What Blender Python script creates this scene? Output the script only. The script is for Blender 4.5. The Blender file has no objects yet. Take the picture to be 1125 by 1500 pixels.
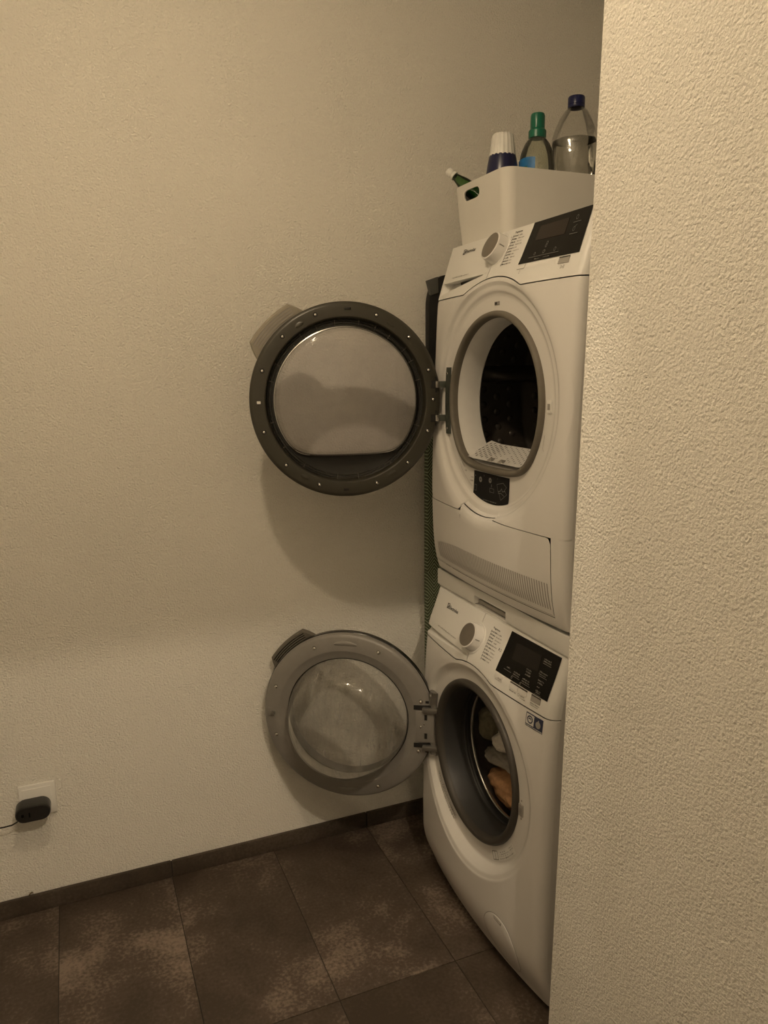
import bpy, bmesh, math, random
from mathutils import Vector, Matrix, noise
random.seed(7)
PI = math.pi
scene = bpy.context.scene
COL = scene.collection

# ------------------------------------------------------------------ camera
F = Vector((0.37696129, 0.90685586, -0.18844795))
R = Vector((0.92265484, -0.38550903, -0.00953028))
U = Vector((0.08129098, 0.17027986, 0.98203694))
cam_d = bpy.data.cameras.new('camera')
cam = bpy.data.objects.new('camera', cam_d)
COL.objects.link(cam)
M = Matrix((R, U, -F)).transposed().to_4x4()
M.translation = Vector((-0.9005, -1.7876, 1.4344))
cam.matrix_world = M
cam_d.sensor_width = 36.0
cam_d.lens = 1103.45 / 1500 * 36
cam_d.clip_start = 0.02
scene.camera = cam

# ------------------------------------------------------------------ world, exposure
wd = bpy.data.worlds.new('world')
scene.world = wd
wd.use_nodes = True
wd.node_tree.nodes['Background'].inputs[0].default_value = (1.0, 0.85, 0.65, 1)
wd.node_tree.nodes['Background'].inputs[1].default_value = 0.01
vs = scene.view_settings
vs.view_transform = 'Standard'
vs.look = 'None'
vs.gamma = 1
vs.exposure = 0.32
vs.use_curve_mapping = False

LAMP1 = dict(loc=(-0.83, -0.89, 2.46), power=10.4, down=2.2, color=(1.0, 0.785, 0.525), size=0.035)
LAMP2 = dict(loc=(-0.481, -1.90, 2.42), power=20.0, down=4.2, color=(1.0, 0.82, 0.59), size=0.014)

# ------------------------------------------------------------------ dimensions of the place
YW = 0.2436          # long wall
XS = -0.14           # face of the wall stub beside the niche
CEIL = 2.50
DOOR_Y1, DOOR_Y2, DOOR_Z = -1.50, -1.40, 2.10
DOOR_X1, DOOR_X2 = -1.15, -0.317
XL = -1.42  # unseen left wall, moved close in to raise the bounce light
HALL_Y = -3.3
HALL_X1, HALL_X2 = -2.2, 0.9

# ------------------------------------------------------------------ materials
MATS = {}
def new_mat(name):
    m = bpy.data.materials.new(name)
    m.use_nodes = True
    nt = m.node_tree
    return m, nt, nt.nodes['Principled BSDF'], nt.nodes['Material Output']

def node(nt, t, **kw):
    n = nt.nodes.new(t)
    for k, v in kw.items():
        setattr(n, k, v)
    return n

def simple(name, col, rough=0.4, metal=0.0, spec=0.5, var=0.06, vscale=40.0, bump=0.0, bscale=600.0, coat=0.0):
    """principled material with a light procedural mottling"""
    m, nt, b, out = new_mat(name)
    tc = node(nt, 'ShaderNodeTexCoord')
    n = node(nt, 'ShaderNodeTexNoise')
    n.inputs['Scale'].default_value = vscale
    n.inputs['Detail'].default_value = 3
    nt.links.new(tc.outputs['Object'], n.inputs['Vector'])
    r = node(nt, 'ShaderNodeValToRGB')
    c0 = [max(0, c * (1 - var)) for c in col]
    c1 = [min(1, c * (1 + var)) for c in col]
    r.color_ramp.elements[0].color = (*c0, 1)
    r.color_ramp.elements[1].color = (*c1, 1)
    r.color_ramp.elements[0].position = 0.3
    r.color_ramp.elements[1].position = 0.7
    nt.links.new(n.outputs['Fac'], r.inputs['Fac'])
    nt.links.new(r.outputs['Color'], b.inputs['Base Color'])
    b.inputs['Roughness'].default_value = rough
    b.inputs['Metallic'].default_value = metal
    b.inputs['Specular IOR Level'].default_value = spec
    b.inputs['Coat Weight'].default_value = coat
    if bump > 0:
        n2 = node(nt, 'ShaderNodeTexNoise')
        n2.inputs['Scale'].default_value = bscale
        nt.links.new(tc.outputs['Object'], n2.inputs['Vector'])
        bp = node(nt, 'ShaderNodeBump')
        bp.inputs['Strength'].default_value = bump
        bp.inputs['Distance'].default_value = 0.001
        nt.links.new(n2.outputs['Fac'], bp.inputs['Height'])
        nt.links.new(bp.outputs['Normal'], b.inputs['Normal'])
    MATS[name] = m
    return m

def plaster(name, col, grain=290.0, dist=0.0016, rough=0.6):
    m, nt, b, out = new_mat(name)
    tc = node(nt, 'ShaderNodeTexCoord')
    mp = node(nt, 'ShaderNodeMapping')
    nt.links.new(tc.outputs['Object'], mp.inputs['Vector'])
    n = node(nt, 'ShaderNodeTexNoise')
    n.inputs['Scale'].default_value = grain
    n.inputs['Detail'].default_value = 2.5
    n.inputs['Roughness'].default_value = 0.55
    n.inputs['Distortion'].default_value = 0.6
    nt.links.new(mp.outputs['Vector'], n.inputs['Vector'])
    v = node(nt, 'ShaderNodeTexVoronoi')
    v.feature = 'SMOOTH_F1'
    v.inputs['Scale'].default_value = grain * 0.9
    v.inputs['Smoothness'].default_value = 0.5
    nt.links.new(mp.outputs['Vector'], v.inputs['Vector'])
    mx = node(nt, 'ShaderNodeMath', operation='MULTIPLY_ADD')
    nt.links.new(v.outputs['Distance'], mx.inputs[0])
    mx.inputs[1].default_value = -0.5
    nt.links.new(n.outputs['Fac'], mx.inputs[2])
    bp = node(nt, 'ShaderNodeBump')
    bp.inputs['Strength'].default_value = 1.0
    bp.inputs['Distance'].default_value = dist
    nt.links.new(mx.outputs[0], bp.inputs['Height'])
    nt.links.new(bp.outputs['Normal'], b.inputs['Normal'])
    n3 = node(nt, 'ShaderNodeTexNoise')
    n3.inputs['Scale'].default_value = 3.0
    n3.inputs['Detail'].default_value = 4
    nt.links.new(mp.outputs['Vector'], n3.inputs['Vector'])
    r = node(nt, 'ShaderNodeValToRGB')
    r.color_ramp.elements[0].color = (*[c * 0.96 for c in col], 1)
    r.color_ramp.elements[1].color = (*[min(1, c * 1.03) for c in col], 1)
    nt.links.new(n3.outputs['Fac'], r.inputs['Fac'])
    nt.links.new(r.outputs['Color'], b.inputs['Base Color'])
    b.inputs['Roughness'].default_value = rough
    b.inputs['Specular IOR Level'].default_value = 0.4
    b.inputs['Diffuse Roughness'].default_value = 1.0
    MATS[name] = m
    return m

def stone(name, dark, mid, light):
    m, nt, b, out = new_mat(name)
    tc = node(nt, 'ShaderNodeTexCoord')
    oi = node(nt, 'ShaderNodeObjectInfo')
    ad = node(nt, 'ShaderNodeVectorMath', operation='ADD')
    sc = node(nt, 'ShaderNodeVectorMath', operation='SCALE')
    sc.inputs['Scale'].default_value = 7.3
    nt.links.new(oi.outputs['Location'], sc.inputs[0])
    nt.links.new(tc.outputs['Object'], ad.inputs[0])
    nt.links.new(sc.outputs[0], ad.inputs[1])
    n1 = node(nt, 'ShaderNodeTexNoise')
    n1.inputs['Scale'].default_value = 3.6
    n1.inputs['Detail'].default_value = 6
    n1.inputs['Roughness'].default_value = 0.62
    n1.inputs['Distortion'].default_value = 0.3
    nt.links.new(ad.outputs[0], n1.inputs['Vector'])
    n2 = node(nt, 'ShaderNodeTexNoise')
    n2.inputs['Scale'].default_value = 120.0
    n2.inputs['Detail'].default_value = 4
    nt.links.new(ad.outputs[0], n2.inputs['Vector'])
    mx = node(nt, 'ShaderNodeMath', operation='MULTIPLY_ADD')
    nt.links.new(n2.outputs['Fac'], mx.inputs[0])
    mx.inputs[1].default_value = 0.35
    ma = node(nt, 'ShaderNodeMath', operation='MULTIPLY_ADD')
    nt.links.new(n1.outputs['Fac'], ma.inputs[0])
    ma.inputs[1].default_value = 0.85
    ma.inputs[2].default_value = -0.1
    nt.links.new(ma.outputs[0], mx.inputs[2])
    r = node(nt, 'ShaderNodeValToRGB')
    e = r.color_ramp.elements
    e[0].position = 0.38; e[0].color = (*dark, 1)
    e[1].position = 0.66; e[1].color = (*light, 1)
    k = r.color_ramp.elements.new(0.52); k.color = (*mid, 1)
    nt.links.new(mx.outputs[0], r.inputs['Fac'])
    nt.links.new(r.outputs['Color'], b.inputs['Base Color'])
    b.inputs['Roughness'].default_value = 0.48
    b.inputs['Specular IOR Level'].default_value = 0.35
    bp = node(nt, 'ShaderNodeBump')
    bp.inputs['Strength'].default_value = 0.25
    bp.inputs['Distance'].default_value = 0.0006
    nt.links.new(n2.outputs['Fac'], bp.inputs['Height'])
    nt.links.new(bp.outputs['Normal'], b.inputs['Normal'])
    MATS[name] = m
    return m

def clear(name, tint, rough=0.02, ior=1.5, haze=0.0, haze_col=(0.8, 0.8, 0.78), streak=None, gain=1.0):
    """thin clear sheet: tinted see-through + fresnel gloss (+ milky film)"""
    m, nt, b, out = new_mat(name)
    nt.nodes.remove(b)
    tr = node(nt, 'ShaderNodeBsdfTransparent')
    tr.inputs['Color'].default_value = (*tint, 1)
    gl = node(nt, 'ShaderNodeBsdfAnisotropic') if False else node(nt, 'ShaderNodeBsdfGlossy')
    gl.inputs['Roughness'].default_value = rough
    gl.inputs['Color'].default_value = (1, 1, 1, 1)
    fr = node(nt, 'ShaderNodeFresnel')
    fr.inputs['IOR'].default_value = ior
    base = tr
    if haze > 0:
        df = node(nt, 'ShaderNodeBsdfDiffuse')
        df.inputs['Color'].default_value = (*haze_col, 1)
        tl = node(nt, 'ShaderNodeBsdfTranslucent')
        tl.inputs['Color'].default_value = (*haze_col, 1)
        ad = node(nt, 'ShaderNodeMixShader')
        ad.inputs[0].default_value = 0.4
        nt.links.new(df.outputs[0], ad.inputs[1])
        nt.links.new(tl.outputs[0], ad.inputs[2])
        mh = node(nt, 'ShaderNodeMixShader')
        tc = node(nt, 'ShaderNodeTexCoord')
        mp = node(nt, 'ShaderNodeMapping')
        mp.inputs['Scale'].default_value = streak or (30, 30, 30)
        nt.links.new(tc.outputs['Object'], mp.inputs['Vector'])
        nz = node(nt, 'ShaderNodeTexNoise')
        nz.inputs['Scale'].default_value = 1.0
        nz.inputs['Detail'].default_value = 6
        nz.inputs['Roughness'].default_value = 0.65
        nt.links.new(mp.outputs['Vector'], nz.inputs['Vector'])
        rr = node(nt, 'ShaderNodeMapRange')
        rr.inputs['From Min'].default_value = 0.38
        rr.inputs['From Max'].default_value = 0.72
        rr.inputs['To Min'].default_value = haze * 0.35
        rr.inputs['To Max'].default_value = haze * 1.6
        nt.links.new(nz.outputs['Fac'], rr.inputs['Value'])
        nt.links.new(rr.outputs[0], mh.inputs[0])
        nt.links.new(tr.outputs[0], mh.inputs[1])
        nt.links.new(ad.outputs[0], mh.inputs[2])
        base = mh
    mx = node(nt, 'ShaderNodeMixShader')
    if gain != 1.0:
        gm = node(nt, 'ShaderNodeMath', operation='MULTIPLY')
        gm.use_clamp = True
        gm.inputs[1].default_value = gain
        nt.links.new(fr.outputs[0], gm.inputs[0])
        nt.links.new(gm.outputs[0], mx.inputs[0])
    else:
        nt.links.new(fr.outputs[0], mx.inputs[0])
    nt.links.new(base.outputs[0], mx.inputs[1])
    nt.links.new(gl.outputs[0], mx.inputs[2])
    nt.links.new(mx.outputs[0], out.inputs['Surface'])
    MATS[name] = m
    return m

def herringbone(name):
    m, nt, b, out = new_mat(name)
    tc = node(nt, 'ShaderNodeTexCoord')
    sp = node(nt, 'ShaderNodeSeparateXYZ')
    nt.links.new(tc.outputs['Object'], sp.inputs[0])
    def mth(op, a, c=None, cl=False):
        n = node(nt, 'ShaderNodeMath', operation=op)
        for i, s in enumerate((a, c)):
            if s is None: continue
            if isinstance(s, (int, float)): n.inputs[i].default_value = s
            else: nt.links.new(s, n.inputs[i])
        return n.outputs[0]
    per = 0.044
    fx = mth('PINGPONG', sp.outputs['X'], per / 2)
    col = mth('FLOOR', mth('DIVIDE', sp.outputs['Z'], 0.075))
    alt = mth('MODULO', col, 2.0)
    sgn = mth('SUBTRACT', mth('MULTIPLY', alt, 2.0), 1.0)
    zz = mth('ADD', sp.outputs['Z'], mth('MULTIPLY', mth('MULTIPLY', fx, 1.3), sgn))
    fr = mth('FRACT', mth('DIVIDE', zz, 0.0105))
    ln = mth('LESS_THAN', fr, 0.26)
    mx = node(nt, 'ShaderNodeMix', data_type='RGBA')
    nt.links.new(ln, mx.inputs['Factor'])
    mx.inputs['A'].default_value = (0.10, 0.125, 0.078, 1)
    mx.inputs['B'].default_value = (0.48, 0.55, 0.38, 1)
    nt.links.new(mx.outputs['Result'], b.inputs['Base Color'])
    b.inputs['Roughness'].default_value = 0.9
    MATS[name] = m
    return m

plaster('plaster', (0.86, 0.835, 0.775), grain=225.0, dist=0.0042)
plaster('ceiling_paint', (0.90, 0.885, 0.85), grain=120, dist=0.0006, rough=0.8)
stone('floor_tile', (0.062, 0.046, 0.034), (0.100, 0.075, 0.058), (0.265, 0.208, 0.165))
stone('base_tile', (0.052, 0.040, 0.030), (0.075, 0.058, 0.044), (0.12, 0.095, 0.074))
simple('grout', (0.040, 0.034, 0.028), 0.9, bump=0.3)
simple('white_plastic', (0.78, 0.762, 0.735), 0.22, var=0.012, vscale=8)
simple('white_panel', (0.82, 0.81, 0.78), 0.35, var=0.012, vscale=8)
simple('white_inner', (0.72, 0.71, 0.69), 0.45, var=0.02)
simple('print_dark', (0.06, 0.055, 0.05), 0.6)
simple('print_grey', (0.33, 0.31, 0.29), 0.6)
simple('print_light', (0.20, 0.195, 0.18), 0.5)
simple('print_dim', (0.13, 0.12, 0.11), 0.5)
simple('display_black', (0.005, 0.0045, 0.004), 0.18, spec=0.22, var=0.02)
simple('screen_brown', (0.026, 0.018, 0.014), 0.22, spec=0.3, var=0.02)
simple('screen_dark', (0.014, 0.012, 0.010), 0.22, spec=0.28, var=0.02)
simple('knob_face', (0.22, 0.195, 0.165), 0.36, metal=0.35, var=0.03)
simple('button_grey', (0.36, 0.34, 0.31), 0.4)
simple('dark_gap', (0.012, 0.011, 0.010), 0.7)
simple('gasket_olive', (0.155, 0.138, 0.110), 0.6, var=0.05)
simple('rubber_grey', (0.050, 0.043, 0.035), 0.5, var=0.05)
simple('boot_grey', (0.032, 0.031, 0.030), 0.5, var=0.05)
simple('black_rubber', (0.012, 0.012, 0.012), 0.5)
simple('ring_olive', (0.046, 0.042, 0.031), 0.34, var=0.04)
simple('ring_dark', (0.012, 0.0115, 0.011), 0.2, var=0.05)
simple('ring_grey', (0.25, 0.235, 0.215), 0.36, var=0.04)
simple('handle_beige', (0.34, 0.31, 0.25), 0.45, var=0.04)
simple('handle_brown', (0.15, 0.135, 0.11), 0.45, var=0.04)
simple('steel', (0.55, 0.54, 0.52), 0.25, metal=1.0, var=0.04)
simple('screw_steel', (0.75, 0.73, 0.70), 0.2, metal=1.0, var=0.04)
simple('hinge_steel', (0.30, 0.29, 0.27), 0.38, metal=0.8, var=0.06)
simple('hinge_green', (0.13, 0.145, 0.125), 0.4, metal=0.6, var=0.06)
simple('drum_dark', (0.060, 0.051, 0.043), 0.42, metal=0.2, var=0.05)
simple('drum_steel', (0.42, 0.40, 0.38), 0.35, metal=0.9, var=0.05)
simple('sticker_black', (0.006, 0.006, 0.007), 0.4, spec=0.25)
simple('sticker_white', (0.72, 0.71, 0.68), 0.4)
simple('sticker_navy', (0.020, 0.028, 0.075), 0.35)
simple('sticker_blue', (0.10, 0.20, 0.36), 0.35)
simple('crate_white', (0.76, 0.74, 0.69), 0.38, var=0.015, vscale=10)
simple('cap_white', (0.80, 0.79, 0.75), 0.4)
simple('cap_green', (0.004, 0.13, 0.075), 0.3)
simple('cap_navy', (0.008, 0.012, 0.07), 0.3)
simple('bottle_navy', (0.010, 0.012, 0.055), 0.28)
simple('label_blue', (0.03, 0.20, 0.50), 0.45, var=0.2, vscale=60)
simple('label_green', (0.03, 0.16, 0.05), 0.45, var=0.3, vscale=60)
simple('socket_white', (0.90, 0.885, 0.84), 0.3, var=0.01)
simple('black_plastic', (0.016, 0.015, 0.014), 0.38, var=0.1)
simple('board_black', (0.012, 0.012, 0.012), 0.5)
simple('board_grey', (0.10, 0.10, 0.09), 0.5)
simple('crumb_brown', (0.12, 0.08, 0.04), 0.8)
simple('cloth_white', (0.675, 0.634, 0.581), 0.9, var=0.12, vscale=90, bump=0.5, bscale=900)
simple('cloth_tan', (0.486, 0.270, 0.135), 0.95, var=0.15, vscale=90, bump=0.6, bscale=700)
simple('cloth_grey', (0.365, 0.338, 0.297), 0.9, var=0.12, vscale=90, bump=0.5, bscale=900)
simple('cloth_dark', (0.06, 0.055, 0.045), 0.9, var=0.15, vscale=90, bump=0.5, bscale=900)
simple('cloth_olive', (0.203, 0.182, 0.121), 0.9, var=0.15, vscale=90, bump=0.5, bscale=900)
clear('smoke_glass', (0.95, 0.94, 0.955), rough=0.03, haze=0.13, haze_col=(0.50, 0.50, 0.55), streak=(9, 9, 9))
clear('cover_glass', (0.96, 0.955, 0.96), rough=0.03)
clear('dark_glass', (0.16, 0.155, 0.16), rough=0.05)
clear('bowl_glass', (0.95, 0.95, 0.93), rough=0.03, haze=0.26, haze_col=(0.74, 0.72, 0.67), streak=(45, 8, 9), gain=1.25)
clear('bottle_clear', (0.95, 0.95, 0.94), rough=0.04, gain=0.75)
clear('bottle_tint', (0.86, 0.88, 0.80), rough=0.06, haze=0.12, haze_col=(0.62, 0.62, 0.52))
clear('bottle_green', (0.30, 0.48, 0.24), rough=0.05)
clear('water', (0.80, 0.80, 0.78), rough=0.01, ior=1.33, gain=1.6)
herringbone('cover_green')

# ------------------------------------------------------------------ mesh helpers
class MB:
    def __init__(s):
        s.v = []; s.f = []
    def add(s, vs, fs):
        o = len(s.v)
        s.v += [tuple(v) for v in vs]
        s.f += [tuple(i + o for i in f) for f in fs]
        return s
    def box(s, x0, x1, y0, y1, z0, z1):
        v = [(x, y, z) for x in (x0, x1) for y in (y0, y1) for z in (z0, z1)]
        return s.add(v, [(0, 1, 3, 2), (4, 6, 7, 5), (0, 4, 5, 1), (2, 3, 7, 6), (0, 2, 6, 4), (1, 5, 7, 3)])
    def grid(s, rows, closed=False):
        """rows: list of equal-length vertex lists"""
        n = len(rows[0]); v = [p for r in rows for p in r]; f = []
        for i in range(len(rows) - 1):
            for j in range(n if closed else n - 1):
                k = (j + 1) % n
                f.append((i * n + j, i * n + k, (i + 1) * n + k, (i + 1) * n + j))
        return s.add(v, f)
    def fan(s, loop, c):
        n = len(loop)
        return s.add(list(loop) + [c], [(i, (i + 1) % n, n) for i in range(n)])
    def ngon(s, loop):
        return s.add(loop, [tuple(range(len(loop)))])
    def tube(s, path, rad, seg=10, cap=True):
        rows = []; P = [Vector(p) for p in path]
        up = Vector((0, 0, 1))
        for i, p in enumerate(P):
            d = (P[min(i + 1, len(P) - 1)] - P[max(i - 1, 0)]).normalized()
            a = d.cross(up)
            if a.length < 1e-4: a = d.cross(Vector((0, 1, 0)))
            a.normalize(); b = d.cross(a)
            rr = rad[i] if isinstance(rad, (list, tuple)) else rad
            rows.append([p + (a * math.cos(t) + b * math.sin(t)) * rr for t in [2 * PI * k / seg for k in range(seg)]])
        s.grid(rows, True)
        if cap:
            s.fan(rows[0][::-1], P[0]); s.fan(rows[-1], P[-1])
        return s
    def lathe(s, prof, seg=48, fn=None):
        """profile (r, h) about local axis; fn(r, t, h) -> point"""
        fn = fn or (lambda r, t, h: (r * math.cos(t), r * math.sin(t), h))
        rows = [[fn(r, 2 * PI * k / seg, h) for k in range(seg)] for r, h in prof]
        return s.grid(rows, True)
    def build(s, name, mat, parent=None, loc=None, smooth=True, angle=35, bevel=0, world=True, recalc=True):
        me = bpy.data.meshes.new(name)
        off = Vector((0, 0, 0))
        if parent is not None and world:
            q = parent
            while q is not None:
                off += q.location; q = q.parent
        if loc is not None and world:
            off += Vector(loc)
        me.from_pydata([tuple(Vector(v) - off) for v in s.v], [], s.f)
        bm = bmesh.new(); bm.from_mesh(me)
        bmesh.ops.remove_doubles(bm, verts=bm.verts, dist=1e-6)
        if recalc: bmesh.ops.recalc_face_normals(bm, faces=bm.faces)
        if bevel > 0:
            es = [e for e in bm.edges if len(e.link_faces) == 2 and e.calc_face_angle(0) > math.radians(30)]
            bmesh.ops.bevel(bm, geom=es, offset=bevel, segments=2, affect='EDGES', profile=0.6, clamp_overlap=True)
        if smooth:
            lim = math.radians(angle)
            for f in bm.faces: f.smooth = True
            for e in bm.edges:
                if len(e.link_faces) != 2 or e.calc_face_angle(0) > lim: e.smooth = False
        bm.to_mesh(me); bm.free()
        me.materials.append(MATS[mat])
        o = bpy.data.objects.new(name, me)
        COL.objects.link(o)
        if parent is not None: o.parent = parent
        if loc is not None: o.location = loc
        return o

def tag(o, label=None, cat=None, group=None, kind=None):
    if label: o['label'] = label
    if cat: o['category'] = cat
    if group: o['group'] = group
    if kind: o['kind'] = kind
    return o

def empty(name, loc, label, cat, group=None):
    e = bpy.data.objects.new(name, None)
    e.empty_display_size = 0.05
    COL.objects.link(e)
    e.location = loc
    return tag(e, label, cat, group)

def struct(mb, name, mat, label=None, **kw):
    o = mb.build(name, mat, **kw)
    o['kind'] = 'structure'
    if label: o['label'] = label
    return o

# ------------------------------------------------------------------ the room
def lean(z):   # edge of the stub
    return -0.7535 - 0.0240 * z
struct(MB().box(XL - .1, 1.0, YW, YW + .12, 0, CEIL), 'wall_back', 'plaster', 'rough cream plaster wall behind the open appliance doors', smooth=False)
# wall stub beside the niche: face x=XS, runs towards the doorway
mb = MB()
ys0 = DOOR_Y1
mb.add([(XS, lean(0), 0), (XS, lean(CEIL), CEIL), (XS, ys0, CEIL), (XS, ys0, 0),
        (1.0, lean(0), 0), (1.0, lean(CEIL), CEIL), (1.0, ys0, CEIL), (1.0, ys0, 0)],
       [(0, 1, 2, 3), (4, 7, 6, 5), (0, 4, 5, 1), (1, 5, 6, 2), (2, 6, 7, 3), (3, 7, 4, 0)])
struct(mb, 'wall_right', 'plaster', 'rough plaster wall stub hiding the right side of the machines', bevel=0.004)
struct(MB().box(0.80, 1.0, lean(0) - .05, YW + .02, 0, CEIL), 'wall_niche', 'plaster', 'rear wall of the niche behind the machines', smooth=False)
struct(MB().box(XL - .1, XL, DOOR_Y1, YW + .02, 0, CEIL), 'wall_left_unseen', 'plaster', 'unseen left wall, moved close in to raise the bounce light', smooth=False)
# wall with the doorway the picture is taken through
mb = MB()
mb.box(XL - .1, DOOR_X1, DOOR_Y1, DOOR_Y2, 0, CEIL)
mb.box(DOOR_X2, XS + .02, DOOR_Y1, DOOR_Y2, 0, CEIL)
mb.box(DOOR_X1, DOOR_X2, DOOR_Y1, DOOR_Y2, DOOR_Z, CEIL)
struct(mb, 'wall_front', 'plaster', 'wall with the doorway opening', smooth=False)
mb = MB().box(HALL_X1 - .1, HALL_X1, HALL_Y, DOOR_Y1 + .05, 0, CEIL)
struct(mb, 'wall_hall_left', 'plaster', 'left wall of the hall', smooth=False)
struct(MB().box(HALL_X2, HALL_X2 + .1, HALL_Y, DOOR_Y1 + .05, 0, CEIL), 'wall_hall_right', 'plaster', 'right wall of the hall', smooth=False)
struct(MB().box(HALL_X1, HALL_X2, HALL_Y - .1, HALL_Y, 0, CEIL), 'wall_hall_back', 'plaster', 'rear wall of the hall', smooth=False)
struct(MB().box(HALL_X1, XL - .1, DOOR_Y1, DOOR_Y1 + .1, 0, CEIL), 'wall_hall_front', 'plaster', 'hall wall beside the laundry room', smooth=False)
struct(MB().box(HALL_X1 - .1, 1.0, HALL_Y - .1, YW + .12, CEIL, CEIL + .1), 'ceiling', 'ceiling_paint', 'white painted ceiling', smooth=False)

# floor: grout bed + one object per tile (30 x 60 cm grid)
floor = struct(MB().box(HALL_X1, 1.0, HALL_Y, YW, -0.06, -0.0025), 'floor', 'grout', 'dark brown stone tile floor with thin grout lines', smooth=False)
TX0, TYW = -0.1304, 0.607
gap = 0.0022
tile_me = {}
def tile(x0, x1, y0, y1):
    key = (round(x1 - x0, 4), round(y1 - y0, 4))
    cx, cy = (x0 + x1) / 2, (y0 + y1) / 2
    if key in tile_me:
        o = bpy.data.objects.new('tile', tile_me[key]); COL.objects.link(o)
    else:
        w, h = key[0] / 2 - gap / 2, key[1] / 2 - gap / 2
        o = MB().box(-w, w, -h, h, -0.012, 0.0).build('tile', 'floor_tile', bevel=0.0008, world=False)
        tile_me[key] = o.data
    o.parent = floor; o.location = (cx, cy, 0)
ys = [YW, YW - TYW, YW - TYW - .6, YW - TYW - 1.2, YW - TYW - 1.8, YW - TYW - 2.4, HALL_Y]
k = -7
while TX0 + .3 * k < 1.0:
    xa, xb = max(TX0 + .3 * k, HALL_X1), min(TX0 + .3 * (k + 1), 1.0)
    for ya, yb in zip(ys[1:], ys[:-1]):
        if yb > DOOR_Y1 and xa > 0.82: continue
        tile(xa, xb, ya, yb)
    k += 1

# baseboard of cut tiles along the long wall
bb = struct(MB().box(XL, 0.80, YW - .002, YW + .004, 0, 0.046), 'baseboard_back', 'grout', 'dark tile skirting along the rough wall', smooth=False)
k = -5
BBH, BBT = 0.050, 0.011
while TX0 + .6 * k < 0.8:
    xa, xb = max(TX0 + .6 * k, XL), min(TX0 + .6 * (k + 1), 0.80)
    if xb > xa:
        o = MB().box(xa + .0018, xb - .0018, YW - BBT, YW - .001, 0.0005, BBH).build('baseboard_tile', 'base_tile', parent=bb, bevel=0.0012)
    k += 1

# ------------------------------------------------------------------ ceiling lamps (out of the picture, they light it)
def ceiling_lamp(spec, label, name):
    x, y, z = spec['loc']
    t = empty(name, (x, y, CEIL), label, 'lamp', 'ceiling lamps')
    mb = MB().lathe([(0.0, CEIL - .001), (.055, CEIL - .001), (.055, CEIL - .012), (.048, CEIL - .016), (.02, CEIL - .016), (.016, CEIL - .03), (0, CEIL - .03)], 32,
                    lambda r, a, h: (x + r * math.cos(a), y + r * math.sin(a), h))
    mb.build('ceiling_rose', 'white_panel', t)
    if spec['power'] > 0:       # bare glow of the bulb, all round
        L = bpy.data.lights.new(name + '_light', 'POINT')
        L.energy = spec['power']; L.color = spec['color']; L.shadow_soft_size = spec['size']
        o = bpy.data.objects.new('bulb_light', L); COL.objects.link(o)
        o.location = (0, 0, z - CEIL); o.parent = t
    if spec['down'] > 0:        # downward beam of the fitting
        L = bpy.data.lights.new(name + '_down', 'AREA')
        L.shape = 'DISK'; L.size = spec['size'] * 2
        L.energy = spec['down']; L.color = spec['color']
        o = bpy.data.objects.new('downlight', L); COL.objects.link(o)
        o.location = (0, 0, z - CEIL); o.parent = t
ceiling_lamp(LAMP1, 'ceiling lamp in the laundry room above the open doors', 'ceiling_lamp')
ceiling_lamp(LAMP2, 'ceiling lamp in the hall behind the doorway', 'ceiling_lamp')

# ------------------------------------------------------------------ front shapes of the machines
W = .596
def lerp_tab(t, x):
    if x <= t[0][0]: return t[0][1]
    for (a, b), (c, d) in zip(t, t[1:]):
        if x <= c: return b + (d - b) * (x - a) / (c - a)
    return t[-1][1]
def sm_tab(t, x):
    if x <= t[0][0]: return t[0][1]
    n = len(t)
    for i in range(n - 1):
        if x <= t[i + 1][0]:
            x0, y0 = t[i]; x1, y1 = t[i + 1]; h = x1 - x0
            m0 = (y1 - t[i - 1][1]) / (x1 - t[i - 1][0]) if i > 0 else (y1 - y0) / h
            m1 = (t[i + 2][1] - y0) / (t[i + 2][0] - x0) if i < n - 2 else (y1 - y0) / h
            k = (x - x0) / h
            return (2*k**3 - 3*k*k + 1)*y0 + (k**3 - 2*k*k + k)*h*m0 + (-2*k**3 + 3*k*k)*y1 + (k**3 - k*k)*h*m1
    return t[-1][1]
def corner(u, r):
    e = min(u, W - u)
    if e >= r: return 0.
    e = max(e, 0.)
    return r - math.sqrt(max(r * r - (r - e) ** 2, 0))
def bow(u): return 1 - ((u - W / 2) / (W / 2)) ** 2
DC = (.295, 1.354)
D_EDGE = [(.896, -.004), (.907, .002), (.94, .010), (.976, .0155), (1.033, .0195), (1.144, .022), (1.325, .018), (1.465, .013), (1.595, .007), (1.619, .001), (1.669, -.014), (1.722, -.031), (1.74, -.036)]
D_BOW = [(.896, .012), (.96, .022), (1.1, .027), (1.5, .027), (1.6, .022), (1.66, .009), (1.725, .0)]
D_PROF = [(.2, 0.), (.232, .04), (.238, .12), (.243, .30), (.254, .38), (.258, .50), (.263, .76), (.268, .86), (.277, .96), (.288, 1.)]
def dS(u, z): return sm_tab(D_EDGE, z) + lerp_tab(D_BOW, z) * bow(u) - corner(u, .018)
def dH(u, z):
    s = dS(u, z); r = math.hypot(u - DC[0], z - DC[1])
    if r >= .288: return s
    return .008 + lerp_tab(D_PROF, r) * (s - .008)
WC = (.295, .483)
W_EDGE = [(.01, .005), (.03, .012), (.088, .036), (.13, .047), (.168, .049), (.297, .049), (.567, .045), (.648, .042), (.726, .036), (.755, .031), (.802, .014), (.85, -.002)]
W_BOW = [(.0, .022), (.1, .026), (.4, .028), (.6, .027), (.70, .022), (.78, .010), (.85, .0)]
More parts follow.
